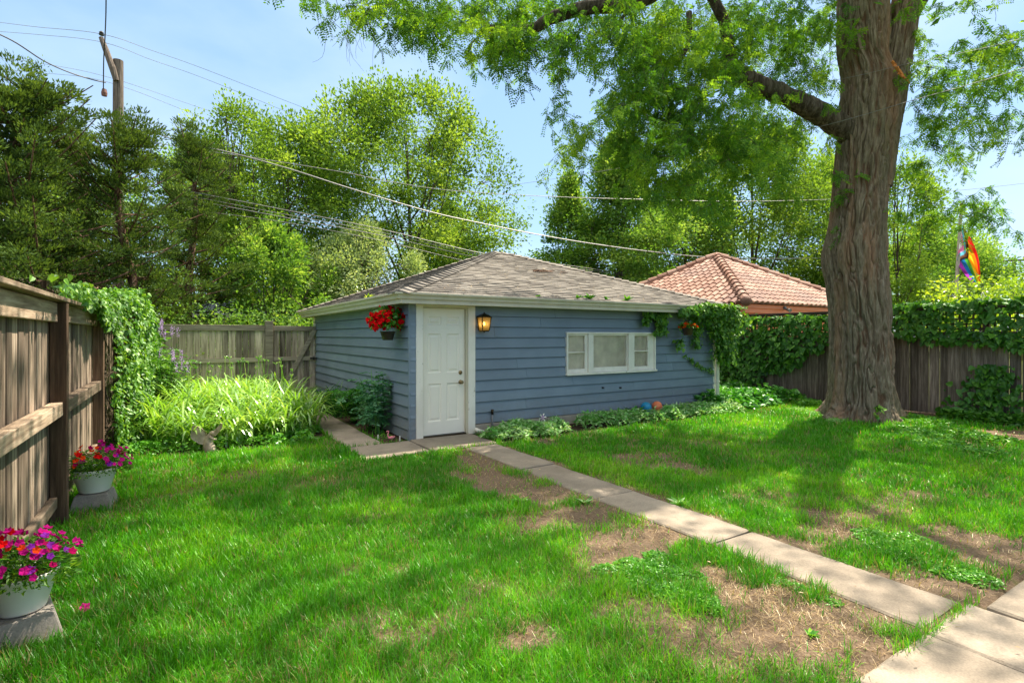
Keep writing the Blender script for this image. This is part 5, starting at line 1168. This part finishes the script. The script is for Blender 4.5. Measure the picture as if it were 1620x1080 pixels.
# roof and gutter sprouts, fallen twig on the roof
for i, (px, py, s, lb) in enumerate([(932, 468, .17, 'tallest sprout growing in the garage gutter'), (912, 471, .10, 'small sprout in the gutter left of the tallest one'), (957, 470, .09, 'tiny sprout in the gutter right of the tallest one'), (990, 471, .16, 'broad seedling leaning over the gutter above the window'), (850, 468, .06, 'tiny green tuft in the gutter above the siding')]):
    q = onY(px, py, ey0 - .06); weed(px, py, s, lb, 12, 'weed', 0, at=(q[0], q[1] - .03, 2.225), name='gutter_sprout', group='sprouts in the garage gutter', cat='sprout')
q = P(575, 470, 8.6); weed(575, 470, .12, 'yellow-green moss tuft on the left gutter edge', 14, 'hedge', 0, at=(ex0 - .05, 8.6, 2.19), name='gutter_sprout', cat='sprout')
tw_c = onY(855, 428, 9.0); zr_ = 2.19 + (9.0 - (ey0 - .07)) * math.tan(R(20.3)) + .02
mb = MB()
for i in range(9): a = np.array([tw_c[0] + rng.normal() * .16, 9.0 + rng.normal() * .05, 0]); a[2] = zr_ + .02 + (a[1] - 9) * .37; mb.tube([a, a + [rng.uniform(.1, .35), rng.normal() * .05, .02]], [.009, .004], 5)
mb.tube([(tw_c[0] - .2, 8.97, zr_ + .005), (tw_c[0] + .35, 9.03, zr_ + .03)], [.011, .006], 5)
setp(mb.build('fallen_twig', M['barkred'], None, org=(tw_c[0], 9, zr_)), 'cluster of fallen brown twigs lying on the garage shingles', 'twigs')
g = np.random.default_rng(88); n = 420; yy = g.uniform(7.2, 10, n); xx = g.uniform(3, 10, n); kk = (xx - 3 > yy - 7.2) & (10 - xx > yy - 7.2); xx, yy = xx[kk], yy[kk]; n = len(xx)
V, F = kites(np.stack([xx, yy, 2.19 + (yy - (ey0 - .07)) * math.tan(R(20.3)) + .017], 1), g.normal(size=(n, 3)) * [1, 1, .1], .045, .4, .02, np.tile([0, -.35, 1.], (n, 1)))
setp(mk('leaf_litter', V, F, M['straw'], None, rnd=g.random(n)), 'small dry leaves scattered on the garage shingles', 'leaf litter', kind='stuff')
n = 330; a = g.uniform(0, 6.28, n); xx = g.uniform(2.3, 11.5, n); yy = g.uniform(.0, 7.2, n); V, F = kites(np.stack([xx, yy, np.full(n, .045)], 1), g.normal(size=(n, 3)) * [1, 1, .12], g.uniform(.015, .04, n), .45, .04, np.tile([0, 0, 1.], (n, 1)))
setp(mk('leaf_litter', V, F, M['straw'], None, rnd=g.random(n)), 'tiny dry leaves scattered over the path and lawn', 'leaf litter', kind='stuff')
# dark green plants by the side wall
def stemplant(base, h, n_st, spread, leaf, mat, label, seed, nl=26, name='leafy_shrub', wr=.4):
    o = thing(name, base, label, 'shrub'); g = np.random.default_rng(seed); mb = MB(); bag = LeafBag(); base = np.array(base, float)
    for i in range(n_st):
        e = base + [g.normal() * spread, g.normal() * spread * 1.2, h * g.uniform(.6, 1.05)]; c = spline([base + [g.normal() * .04, g.normal() * .06, 0], (base + e) / 2 + [g.normal() * .03, 0, .05], e], 8); mb.tube(c, np.linspace(.009, .004, len(c)), 5)
        for k in range(nl):
            q = c[int(g.uniform(.22, 1) * (len(c) - 1))]; a = g.random() * 6.283; L_ = g.uniform(.10, .20); d = np.array([math.cos(a), math.sin(a), g.uniform(-.35, .35)]); m = 5; s = np.linspace(.35, 1, m)[:, None]; cc = np.repeat(q + d * L_ * s - [0, 0, .03] * s ** 2, 2, 0)
            sd = unit(np.cross(d, [0, 0, 1.])); sg = np.tile([1, -1], m)[:, None]; V, F = kites(cc, sd * sg + d * .6 + g.normal(size=(2 * m, 3)) * .2, leaf * g.uniform(.7, 1.2, 2 * m), wr, .1, np.tile([0, 0, 1.], (2 * m, 1)) + g.normal(size=(2 * m, 3)) * .3)
            r0 = g.random() * .6; bag.put(V, F, np.clip(r0 + g.random(len(F)) * .35, 0, 1))
    mb.build('stems', M['broad'], o); bag.build('leaves', mat, o); return o
stemplant((2.70, 8.30, 0), 1.02, 7, .10, .075, M['tomato'], 'tall blue-green leafy shrub against the side wall', 601, 26)
stemplant((2.68, 8.75, 0), .66, 6, .13, .075, M['tomato'], 'lower blue-green shrub behind the tall one at the side wall', 602, 22)
stemplant((2.70, 9.7, 0), .68, 8, .20, .08, M['broad'], 'dark green shrub farther along the side wall', 603, 24)
g = np.random.default_rng(5); n = 150; b = np.array([2.6, 10.9, 0]) + g.normal(size=(n, 3)) * [.08, .35, 0]; V, Q, T = blades(b, g.uniform(0, 6.28, n), g.uniform(.5, .8, n), .022, g.uniform(1, 2.4, n), 7, g.uniform(.8, 1, n)); r = g.random(n) * .25
setp(mk('daylily_clump', V, [Q, T], M['broad'], None, rnd=np.concatenate([np.tile(r, 6), r]), org=(2.6, 10.9, 0)), 'dark daylily clump against the far side wall', 'plant')
# purple flowering shrub by the left creeper
bs = (-.22, 10.9, 0); o = stemplant(bs, 1.45, 16, .22, .06, M['vine'], 'tall flowering shrub with lilac spikes below the creeper', 604, 34, 'flowering_shrub', .5)
bag = LeafBag(); g = np.random.default_rng(605)
for i in range(15):
    bag = LeafBag(); u = i / 15; b = np.array([-.38 + .45 * u + g.normal() * .10, 11.5 - 1.2 * u + g.normal() * .3, 1.75 - .75 * u + g.normal() * .10]); n = 42; z = np.linspace(0, .17, n); V, F = kites(b + np.stack([g.normal(size=n) * .014, g.normal(size=n) * .014, z], 1), g.normal(size=(n, 3)) + [0, 0, .3], .024, .7, .1); bag.put(V, F, g.random(n)); bag.build('flower_spike', M['lilac'], o)
stemplant((-.42, 11.9, 0), 1.75, 14, .22, .065, M['vine'], 'leafy shrub behind the lilac spikes under the creeper', 606, 36)
stemplant((-.50, 9.6, 0), .7, 12, .18, .06, M['vine'], 'low leafy shrub at the foot of the draped creeper', 607, 30)

# ------------------------------------------------------------------ flowers and pots
def flower_parts(mat, root, c, nrm, size, name='flower', grp=1, g=rng):
    for k in range(0, len(c), grp):
        b = LeafBag(); flowers(b, c[k:k + grp], nrm[k:k + grp], size, 5, .2, g); b.build(name, mat, root)
def flowers(bag, c, nrm, size, npet=5, ruffle=.2, g=rng):
    """open blossoms: petals radiating round each normal"""
    for p, n_ in zip(c, nrm):
        n_ = unit(n_); a0 = g.random() * 6.28; u = unit(np.cross(n_, g.normal(size=3))); v = np.cross(n_, u); s = size * g.uniform(.8, 1.15)
        an = a0 + np.arange(npet) * 2 * math.pi / npet; d = u[None] * np.cos(an)[:, None] + v[None] * np.sin(an)[:, None]
        V, F = bigleaf(np.tile(p, (npet, 1)), d + n_ * .30, np.full(npet, s * .55), 1.15, -.10, np.tile(n_, (npet, 1)) + g.normal(size=(npet, 3)) * .12); r = np.clip(.5 + g.normal(size=npet) * .22, 0, 1); bag.put(V, F, np.concatenate([r, r]))
def planter(loc, r, h, ang, label, seed, fs, spill, cols, blk_label):
    g = np.random.default_rng(seed); loc = np.array(loc, float); zb = .155
    bl = MB(); V = []
    for z, a, b in ((0, .175, .24), (.02, .18, .245), (.135, .145, .205), (zb - .004, .14, .20)):
        for sx, sy in ((-1, -1), (1, -1), (1, 1), (-1, 1)): x_, y_ = sx * a * .86, sy * b * .66; V.append((loc[0] + x_ * math.cos(ang) - y_ * math.sin(ang), loc[1] + x_ * math.sin(ang) + y_ * math.cos(ang), z))
    bl.add(V, [(k * 4 + i, k * 4 + (i + 1) % 4, k * 4 + 4 + (i + 1) % 4, k * 4 + 4 + i) for k in range(3) for i in range(4)] + [(12, 13, 14, 15)], .4)
    setp(bl.build('concrete_block', M['block'], None, bevel=.008, org=(loc[0], loc[1], 0)), blk_label, 'block')
    o = thing('flower_pot', (loc[0], loc[1], zb), label, 'flower pot', 'white pots of petunias along the left fence')
    mb = MB(); c = (loc[0], loc[1], zb); mb.lathe([(0, .004), (r * .62, .002), (r * .66, .01), (r * .95, h * .86), (r * .965, h * .87), (r * 1.0, h * .88), (r * 1.02, h), (r * .98, h), (r * .93, h * .86), (r * .60, .02), (0, .02)], c, 40, .5); mb.build('pot', M['potwhite'], o, smooth=True, bevel=0)
    mb = MB(); mb.lathe([(r * .94, h * .88), (r * .5, h * .93), (0, h * .95)], c, 24, .5); mb.build('soil', M['ground'], o)
    n = 1500; a = g.uniform(0, 6.283, n); rr = np.sqrt(g.random(n)) * r * 1.55; z = h + .01 + g.random(n) * .16 * np.clip(1.25 - rr / (r * 1.5), .1, 1) - np.clip(rr - r, 0, 1) * .7; p = np.array(c) + np.stack([rr * np.cos(a), rr * np.sin(a), z], 1); p[:, 0] = np.maximum(p[:, 0], -.80)
    V, F = bigleaf(p, np.stack([np.cos(a), np.sin(a), .4 + g.normal(size=n) * .5], 1), g.uniform(.018, .038, n), .5, .1, g.normal(size=(n, 3)) * .5 + [0, 0, 1]); q = g.random(n); mk('leaves', V, F, M['vine'], o, rnd=np.concatenate([q, q]))
    mb = MB()
    for k in range(34): a = g.random() * 6.283; e = np.array(c) + [math.cos(a) * r * 1.5, math.sin(a) * r * 1.5, h + g.uniform(-.05, .16)]; mb.tube([np.array(c) + [0, 0, h * .9], (np.array(c) + e) / 2 + [0, 0, .13], e], .003, 4, cap=False)
    mb.build('stems', M['weed'], o)
    for mat_, cnt, bias in cols:
        bag = LeafBag(); a = g.uniform(0, 6.283, cnt) if bias is None else g.normal(size=cnt) * .9 + bias; rr = np.sqrt(g.random(cnt)) * r * spill; z = h + .05 + .15 * np.clip(1.3 - rr / (r * 1.3), -.45, 1) + g.normal(size=cnt) * .025
        p = np.array(c) + np.stack([rr * np.cos(a), rr * np.sin(a), z], 1); p[:, 0] = np.maximum(p[:, 0], -.78); nr = np.stack([np.cos(a) * rr / r * .7, np.sin(a) * rr / r * .7, np.full(cnt, .8)], 1) + np.array([.15, -.35, 0]) + g.normal(size=(cnt, 3)) * .25
        flower_parts(M[mat_], o, p, nr, fs, g=g)
    return o
planter((-.70, 3.70, 0), .152, .20, .25, 'large white pot of magenta and red petunias, nearest the camera', 701, .044, 1.65, [('magenta', 56, None), ('crimson', 14, None), ('red', 11, 3.6), ('orange', 4, 3.8), ('purple', 8, 4.6)], 'grey concrete block under the nearest white petunia pot')
planter((-.665, 6.16, 0), .175, .215, -.1, 'white pot of magenta and orange petunias, farther along the fence', 702, .047, 1.7, [('magenta', 48, .2), ('crimson', 8, None), ('orange', 16, 3.7), ('red', 8, 3.9), ('purple', 7, None)], 'grey concrete block under the farther petunia pot')
def pet(px, py, mat_, lb): 
    c = G(px, py) + [0, 0, .05]; bag = LeafBag(); flowers(bag, [c], [np.array([.1, -.6, .6])], .05, 5); setp(bag.build('fallen_blossom', M[mat_], None, org=c), lb, 'blossom')
pet(134, 975, 'magenta', 'single magenta blossom fallen on grass right of the nearest pot')
def basket(c, r, h, R_f, zc, label, seed, petm, nfl, fs, potm, hook, leafsz, up):
    g = np.random.default_rng(seed); c = np.array(c, float); o = thing('hanging_basket', c, label, 'hanging basket'); mb = MB()
    mb.lathe([(0, 0), (r * .66, 0), (r * .70, .01), (r * .97, h * .9), (r * 1.05, h * .91), (r * 1.05, h), (r * .98, h), (r * .9, h * .88), (0, h * .86)], c, 28, .5); mb.build('pot', M[potm], o, smooth=True)
    mb = MB(); hk = np.array(hook, float)
    for k in range(3): a = k * 2.094 + .4; mb.tube([c + [r * math.cos(a), r * math.sin(a), h], hk - [0, 0, .05]], .0022, 4)
    mb.tube([hk - [0, 0, .06], hk - [0, 0, .02], hk + [.012, 0, 0], hk + [.0, 0, .02]], .004, 6); mb.build('hanger', M['black'], o)
    def shell(n, k=1.0):
        d = unit(g.normal(size=(n, 3))); d[:, 2] = np.abs(d[:, 2]) * 1.0 - .35 * g.random(n); rad = R_f * (g.random(n) ** .35) * k; return c + [0, 0, zc] + d * rad[:, None] * [1, 1, up], d
    p, d = shell(420 if R_f > .2 else 260, .95); V, F = bigleaf(p, d + g.normal(size=d.shape) * .5 + [0, 0, -.2], leafsz * g.uniform(.6, 1.2, len(p)), .85, .08, d + [0, 0, .6] + g.normal(size=d.shape) * .4); q = g.random(len(p)); mk('leaves', V, F, M['broad'], o, rnd=np.concatenate([q, q]))
    p, d = shell(nfl, 1.05)
    for pp_, dd in zip(p, d):
        m = int(g.integers(4, 7)); flower_parts(M[petm], o, pp_ + g.normal(size=(m, 3)) * fs * .35, dd + g.normal(size=(m, 3)) * .5 + [0, -.2, .1], fs, 'flower_cluster', m, g)
    return o
hk = np.array([GX0 - .22, 7.86, 2.04]); pc = P(612, 538, 7.95)
basket((hk[0], hk[1], 1.515), .115, .135, .265, .25, 'hanging basket overflowing with red blossoms on the left garage corner', 711, 'red', 96, .072, 'potdark', hk, .075, 1.12)
hk2 = onY(1088, 500, 7.2); hk2 = onY(1088, 500, 7.04)
basket((hk2[0], 7.04, 1.59), .115, .15, .185, .17, 'small brown hanging basket with orange-red flowers amid the creeper', 712, 'orange', 26, .05, 'potbrown', (hk2[0], 7.04, 2.10), .05, .5)
# ------------------------------------------------------------------ ornaments
def skin_obj(name, joints, edges, mat, parent=None, sub=2, org=None):
    me = bpy.data.meshes.new(name); og = ORG[parent.name] if parent is not None else np.array(org, float); me.from_pydata([tuple(np.array(j[:3]) - og) for j in joints], edges, []); o = bpy.data.objects.new(name, me); COL.objects.link(o)
    s = o.modifiers.new('skin', 'SKIN'); 
    for i, j in enumerate(joints): me.skin_vertices[0].data[i].radius = (j[3], j[4] if len(j) > 4 else j[3])
    me.skin_vertices[0].data[0].use_root = True
    s2 = o.modifiers.new('sub', 'SUBSURF'); s2.levels = sub; s2.render_levels = sub; s.use_smooth_shade = True; me.materials.append(mat)
    if parent is not None: o.parent = parent
    else: o.location = tuple(og)
    ORG[o.name] = og; return o
f0 = np.array([2.665, 7.60, .0])
fl = thing('flamingo_ornament', f0, 'tiny pink plastic flamingo at the corner of the side wall', 'garden ornament')
J = [(0, 0, .045, .026, .022), (-.028, -.002, .050, .020), (.030, .0, .052, .014), (.052, 0, .060, .005), (-.045, -.003, .072, .009), (-.048, -.003, .098, .007), (-.036, -.003, .120, .007), (-.040, -.003, .138, .009), (-.054, -.003, .138, .008), (-.066, -.003, .126, .004)]
mb = [(f0[0] + j[0] * 1.15, f0[1] + j[1], f0[2] + j[2] * 1.15 + .01, *[k * 1.1 for k in j[3:]]) for j in J]
skin_obj('body', mb, [(0, 1), (0, 2), (2, 3), (1, 4), (4, 5), (5, 6), (6, 7), (7, 8), (8, 9)], M['pink'], fl)
m_ = MB(); m_.tube([(f0[0], f0[1], -.02), (f0[0], f0[1], .05)], .004, 6); m_.tube([(f0[0] + .015, f0[1], -.02), (f0[0] + .012, f0[1], .05)], .004, 6); m_.build('leg', M['pink'], fl)
for i, (px, py, r, c, lb) in enumerate([(1022, 643, .105, (.025, .27, .47), 'blue ball resting against the garage wall'), (1039.5, 641, .10, (.95, .24, .10), 'orange ball beside the blue one at the garage wall')]):
    q = onY(px, py, 7.30); m_ = MB(); m_.ball((0, 0, 0), r, 20, .5); o = m_.build('ball', plain('ball_rubber_%s' % ('blue' if i == 0 else 'orange'), c, .5, .06), None, smooth=True); o.location = (q[0], 7.30, .185); setp(o, lb, 'ball')
# winged stone figure crouching in the bed edge
s0 = G(330, 714); s0[2] = 0
st = thing('garden_statue', s0, 'weathered stone winged fairy figure at the edge of the daylily bed', 'statue')
def SP(u, w, z): return s0 + RT * u + FW * w + np.array([0, 0, z])
J = [(*SP(.0, 0, .05), .075, .06), (*SP(-.01, 0, .15), .055, .045), (*SP(.015, -.0, .225), .045, .035), (*SP(.045, -.02, .262), .022), (*SP(.10, -.05, .262), .034, .036), (*SP(.125, -.06, .255), .030, .033),
     (*SP(.07, -.06, .20), .02), (*SP(.13, -.08, .175), .014), (*SP(.16, -.09, .19), .012), (*SP(-.03, .03, .02), .09, .07), (*SP(.07, -.02, .03), .05, .05), (*SP(.12, -.03, .015), .03, .02)]
skin_obj('body', J, [(0, 1), (1, 2), (2, 3), (3, 4), (4, 5), (2, 6), (6, 7), (7, 8), (0, 9), (0, 10), (10, 11)], M['statue'], st)
def wing(name, outline, th, root, shift):
    m_ = MB(); n = len(outline); V = []; cu = np.mean([q[0] for q in outline]); cz = np.mean([q[1] for q in outline])
    for s_ in (-1, 1):
        for k in (1., .75, .4):
            for u, z in outline: uu, zz = cu + (u - cu) * k, cz + (z - cz) * k; V.append(SP(uu, shift * (uu) + s_ * (th * (1 - .5 * k)) - .25 * abs(uu) * 0 + .02 * math.sin(uu * 60 + zz * 20) * .3, zz))
        V.append(SP(cu, shift * cu + s_ * th * .8, cz))
    m1 = 3 * n + 1; F = []
    for s_ in (0, 1):
        o_ = s_ * m1
        for k in (0, 1): F += [(o_ + k * n + i, o_ + k * n + (i + 1) % n, o_ + (k + 1) * n + (i + 1) % n, o_ + (k + 1) * n + i) for i in range(n)]
        F += [(o_ + 2 * n + i, o_ + 2 * n + (i + 1) % n, o_ + 3 * n) for i in range(n)]
    F += [(i, (i + 1) % n, m1 + (i + 1) % n, m1 + i) for i in range(n)]
    m_.add(V, F, .5); return m_.build(name, M['statue'], root, smooth=True)
wing('wing', [(.0, .215), (-.04, .28), (-.09, .335), (-.15, .365), (-.185, .36), (-.195, .30), (-.20, .24), (-.19, .19), (-.15, .15), (-.10, .11), (-.05, .10), (-.01, .15)], .014, st, .35)
wing('wing', [(.02, .22), (.06, .262), (.12, .315), (.18, .36), (.245, .41), (.265, .40), (.24, .345), (.19, .275), (.13, .225), (.06, .205)], .014, st, -.5)
# pinwheel by the wall
pw = onY(857, 665, 6.98); ph = thing('pinwheel', (pw[0], 6.98, 0), 'small white and purple pinwheel standing among the variegated leaves', 'pinwheel')
m_ = MB(); m_.tube([(pw[0], 6.99, 0), (pw[0], 6.99, .24)], .004, 6); m_.build('stick', M['black'], ph)
for nm, mt, off in (('vane', M['doorwhite'], 0), ('vane', M['purple'], .52)):
    m_ = MB()
    for k in range(6 if off == 0 else 6):
        a = k * math.pi / 3 + off; c_ = np.array([pw[0], 6.96, .255]); d = np.array([math.cos(a), 0, math.sin(a)]); e = np.array([math.cos(a + .6), 0, math.sin(a + .6)]); w = .085 if off == 0 else .05
        m_.add([c_, c_ + d * w * .9 + [0, -.012, 0], c_ + (d + e) * w * .42, c_ + e * w * .25], [(0, 1, 2, 3)], .6)
    m_.build(nm, mt, ph)
for px, py in ((598, 692), (635, 694)):
    q = G(px, py + 3); m_ = MB(); q[0] = min(q[0], 2.80); m_.box(q[0] - .009, q[0] + .009, q[1] - .003, q[1] + .003, -.01, .075); setp(m_.build('plant_label', M['doorwhite'], None, org=(q[0], q[1], 0)), 'white plastic plant label %s' % ('in the soil left of the pink flamingo' if px < 610 else 'in the soil right of the pink flamingo'), 'plant label')

# ------------------------------------------------------------------ poles, cables, flag
def pole(px, t, top, r, label, name='utility_pole', grp=None):
    b = P(px, 530, t); b[2] = 0; o = thing(name, b, label, 'utility pole', grp); return o, b
up, b = pole(187, 17.5, 95, .15, 'broken-topped wooden utility pole rising above the junipers')
m_ = MB(); zt = HH(96, 17.5); m_.tube([b - [0, 0, .2], b + [0, 0, zt * .5], b + [0, 0, zt]], [.17, .16, .145], 14, .8); m_.build('pole', M['pole'], up)
a = P(184, 128, 17.35); m_ = MB(); m_.tube([a, P(178, 108, 17.3), P(167, 78, 17.3), P(160, 60, 17.3)], [.085, .10, .09, .07], 10, .7); m_.build('top_stub', M['pole'], up)
m_ = MB(); c = P(160.5, 56, 17.3); m_.lathe([(0, 0), (.07, 0), (.075, .03), (.05, .05), (.07, .08), (.03, .13), (0, .13)], c, 12); m_.build('insulator', M['black'], up)
m_ = MB(); c = P(165, 152, 17.1); m_.lathe([(0, 0), (.075, 0), (.085, .10), (.06, .22), (0, .24)], c, 12); m_.build('cable_bracket', plain('rusty_metal', (.16, .07, .05), .7, .3, 20), up)
up2, b = pole(1604, 60, 411, .2, 'distant utility pole with transformer and crossarms at the right edge')
m_ = MB(); m_.tube([b, b + [0, 0, HH(409, 60)]], [.24, .18], 10, .4); m_.build('pole', M['pole'], up2)
for py, l in ((412, 1.9), (444, 1.55)):
    m_ = MB(); c = P(1604, py, 59.7); m_.beam(c - RT * l + [0, 0, -.10], c + RT * l * 1.1 + [0, 0, .10], .16, .2); 
    for k in (-.95, -.6, .6, .95): m_.tube([c + RT * l * k, c + RT * l * k + [0, 0, .42]], [.06, .09], 6)
    m_.build('crossarm', M['pole'], up2)
m_ = MB(); c = P(1604, 436, 59.3); m_.lathe([(0, 0), (.36, 0), (.40, .06), (.40, .95), (.34, 1.05), (0, 1.12)], c - RT * .45, 16); m_.build('transformer', M['wiregrey'], up2)
def cable(pts, r, label, mat='wiregrey', sag=True, k=10, grp='overhead cables'):
    c = spline([P(*p) for p in pts], k); m_ = MB(); m_.tube(c, r * .8, 5); return setp(m_.build('cable', M[mat], None, org=c[0]), label, 'cable', grp)
cable([(-60, 28, 22), (50, 42, 19.5), (160, 54, 17.3), (240, 80, 19.5), (330, 112, 22), (500, 178, 27), (640, 228, 31), (790, 285, 36)], .011, 'thin cable tied to the top of the broken pole')
cable([(-60, 46, 22), (60, 55, 19.5), (162, 67, 17.4), (240, 95, 19.5), (330, 127, 22), (500, 195, 27), (640, 245, 31), (790, 300, 36)], .010, 'second thin cable just below the pole top')
cable([(-40, 38, 12), (20, 65, 13.2), (70, 97, 14.5), (110, 115, 15.5), (145, 126, 16.4), (167, 131, 17.1)], .022, 'thick twisted black cable running left from the broken pole', 'wire')
cable([(168, -40, 13), (167.5, 20, 14.5), (166, 60, 15.6), (164, 95, 16.4), (163.5, 145, 17.1)], .020, 'black cable dropping from above to the broken pole', 'wire')
cable([(-60, 85, 23), (60, 100, 20.5), (170, 122, 18.5), (300, 165, 22), (420, 205, 26), (600, 262, 32)], .009, 'faint cable crossing behind the broken pole, upper')
cable([(-60, 105, 23), (60, 115, 20.5), (170, 130, 18.5), (300, 178, 22), (420, 225, 26), (560, 275, 31)], .009, 'faint cable crossing behind the broken pole, lower')
cable([(184, 190, 17.2), (280, 222, 16), (370, 243, 15), (460, 268, 15.2), (560, 300, 16), (680, 335, 17.3), (760, 353, 18.3), (850, 371, 19.4), (940, 386, 20.7), (1030, 398, 22), (1110, 406, 23.5), (1200, 409, 25), (1320, 408, 27)], .024, 'thick grey cable descending over the garage ridge to the tile roof')
cable([(190, 215, 17.2), (290, 234, 16), (390, 248, 16.2), (540, 272, 17.5), (620, 288, 18.5), (720, 302, 19.5), (870, 311, 21), (1000, 315, 22), (1120, 318, 23), (1220, 318, 24), (1320, 315, 25), (1430, 308, 26), (1530, 300, 27), (1640, 288, 28)], .014, 'cable passing behind the trunk at mid height')
cable([(560, 308, 26), (700, 303, 22), (790, 295, 19), (870, 284, 17), (980, 266, 14.6), (1120, 239, 12), (1220, 219, 10.6), (1330, 192, 9.2), (1440, 160, 8.1), (1540, 132, 7.4), (1660, 95, 6.7)], .0065, 'cable crossing in front of the big trunk')
cable([(1050, 212, 13), (1180, 170, 11), (1290, 135, 9.8), (1370, 117, 9.1), (1440, 100, 8.5), (1540, 80, 7.8), (1640, 55, 7.2)], .004, 'thin wire crossing the trunk near its fork')
for i, (y0, y1, y2, y3, rr_) in enumerate([(305, 330, 362, 402, .014), (318, 342, 372, 410, .014), (312, 337, 367, 405, .009), (335, 350, 380, 420, .009)]):
    lb = ['upper strand of the cable bundle left of the garage ridge', 'middle strand of the cable bundle left of the garage ridge', 'thin strand between the two thick bundle cables', 'lowest strand of the cable bundle left of the garage ridge'][i]
    cable([(290, y0 - 4, 15), (440, y1, 14.6), (600, y2, 15.4), (770, y3, 17.5), (900, y3 + 18, 20), (1010, y3 + 32, 26.5), (1150, y3 + 40, 29), (1320, y3 + 36 + i * 3, 32), (1620, y3 + 50, 38)], rr_, lb)
for i, (a1, b1, c1, lb) in enumerate([(448, 440, 430, 'cable behind the flag, upper of the distant pair'), (462, 456, 448, 'cable behind the flag, lower of the distant pair'), (470, 466, 462, 'lowest far cable just over the hedge')]):
    cable([(1300, a1 + 4, 40), (1420, a1, 43), (1520, b1, 47), (1600, c1, 52), (1700, c1 - 6, 58)], .022, lb)
cable([(1200, 435, 30), (1260, 410, 29), (1320, 388, 28), (1420, 350, 27), (1500, 330, 26)], .009, 'thin service wire rising behind the trunk from the tile roof')
# flagpole and pride flag
fp = P(1503, 530, 15.2); fb = fp.copy(); fb[2] = 0; ftop = P(1521, 326, 15.2)
o = thing('flagpole', fb, 'pale leaning flagpole beyond the right fence', 'flagpole'); m_ = MB(); m_.tube([fb, fb + (ftop - fb) * .5, ftop], [.055, .05, .04], 10); m_.build('pole', plain('pale_weathered_pole', (.42, .37, .31), .7, .15), o); m_ = MB(); m_.ball(ftop + [0, 0, .04], .05, 8); m_.build('finial', M['brass'], o, smooth=True)
def flag():
    nu, nv = 46, 30; A, B, C, D = [np.array(q, float) for q in ((1522, 356, 0), (1514, 412, 0), (1551, 445, 0), (1541, 449, 0))]
    V = []; cols = []
    stripes = [(.75, .02, .02), (.90, .22, .01), (.85, .55, .02), (.10, .40, .05), (.02, .18, .50), (.42, .05, .50)]
    for j in range(nv):
        v = j / (nv - 1)
        for i in range(nu):
            u = i / (nu - 1); a = A + (B - A) * v; b = C + (D - C) * v; q = a + (b - a) * u; q[0] += 9 * math.sin(u * 3.1) * (1 - v) * .9 - 4 * math.sin(u * 3.1) * v; q[1] -= 7 * math.sin(u * 3.1) * (1 - v) * .6
            V.append(P(q[0], q[1], 15.15 + .10 * math.sin(u * 9 + v * 7) + .05 * math.sin(v * 17 + u * 3)))
            c = stripes[min(5, int(v * 6))]; ch = u * 1.9 - .0; d = ch + abs(v - .5) * 1.1
            if d < .22: c = (.80, .80, .80)
            elif d < .40: c = (.85, .22, .48)
            elif d < .56: c = (.12, .50, .72)
            elif d < .70: c = (.14, .06, .03)
            elif d < .82: c = (.012, .012, .012)
            cols.append(c)
    i = np.arange(nu * nv).reshape(nv, nu); F = np.stack([i[:-1, :-1], i[:-1, 1:], i[1:, 1:], i[1:, :-1]], -1).reshape(-1, 4)
    m, t, oo = newmat('flag_cloth'); d = nd(t, 'ShaderNodeBsdfDiffuse'); q = nd(t, 'ShaderNodeBsdfTranslucent'); c = attr(t, 'col', 'Color'); t.links.new(c, d.inputs[0]); t.links.new(c, q.inputs[0]); s = nd(t, 'ShaderNodeMixShader', i_0=.45); t.links.new(d.outputs[0], s.inputs[1]); t.links.new(q.outputs[0], s.inputs[2]); t.links.new(s.outputs[0], oo.inputs[0])
    return setp(mk('flag', V, F, m, None, smooth=True, cols=np.array(cols), org=V[0]), 'limp rainbow pride flag hanging from the leaning flagpole', 'flag')
flag()
q = P(1560, 470, 20); m_ = MB(); m_.lathe([(.0, .26), (.08, .24), (.14, .14), (.16, .0), (.15, -.1), (0, -.1)], q, 16, .5); m_.tube([q - [0, 0, 3.0], q - [0, 0, .08]], .03, 8, .5); setp(m_.build('vent_cap', M['trim'], None, smooth=True, org=(q[0], q[1], 0)), 'white rounded vent cap on a post beyond the hedge', 'vent')
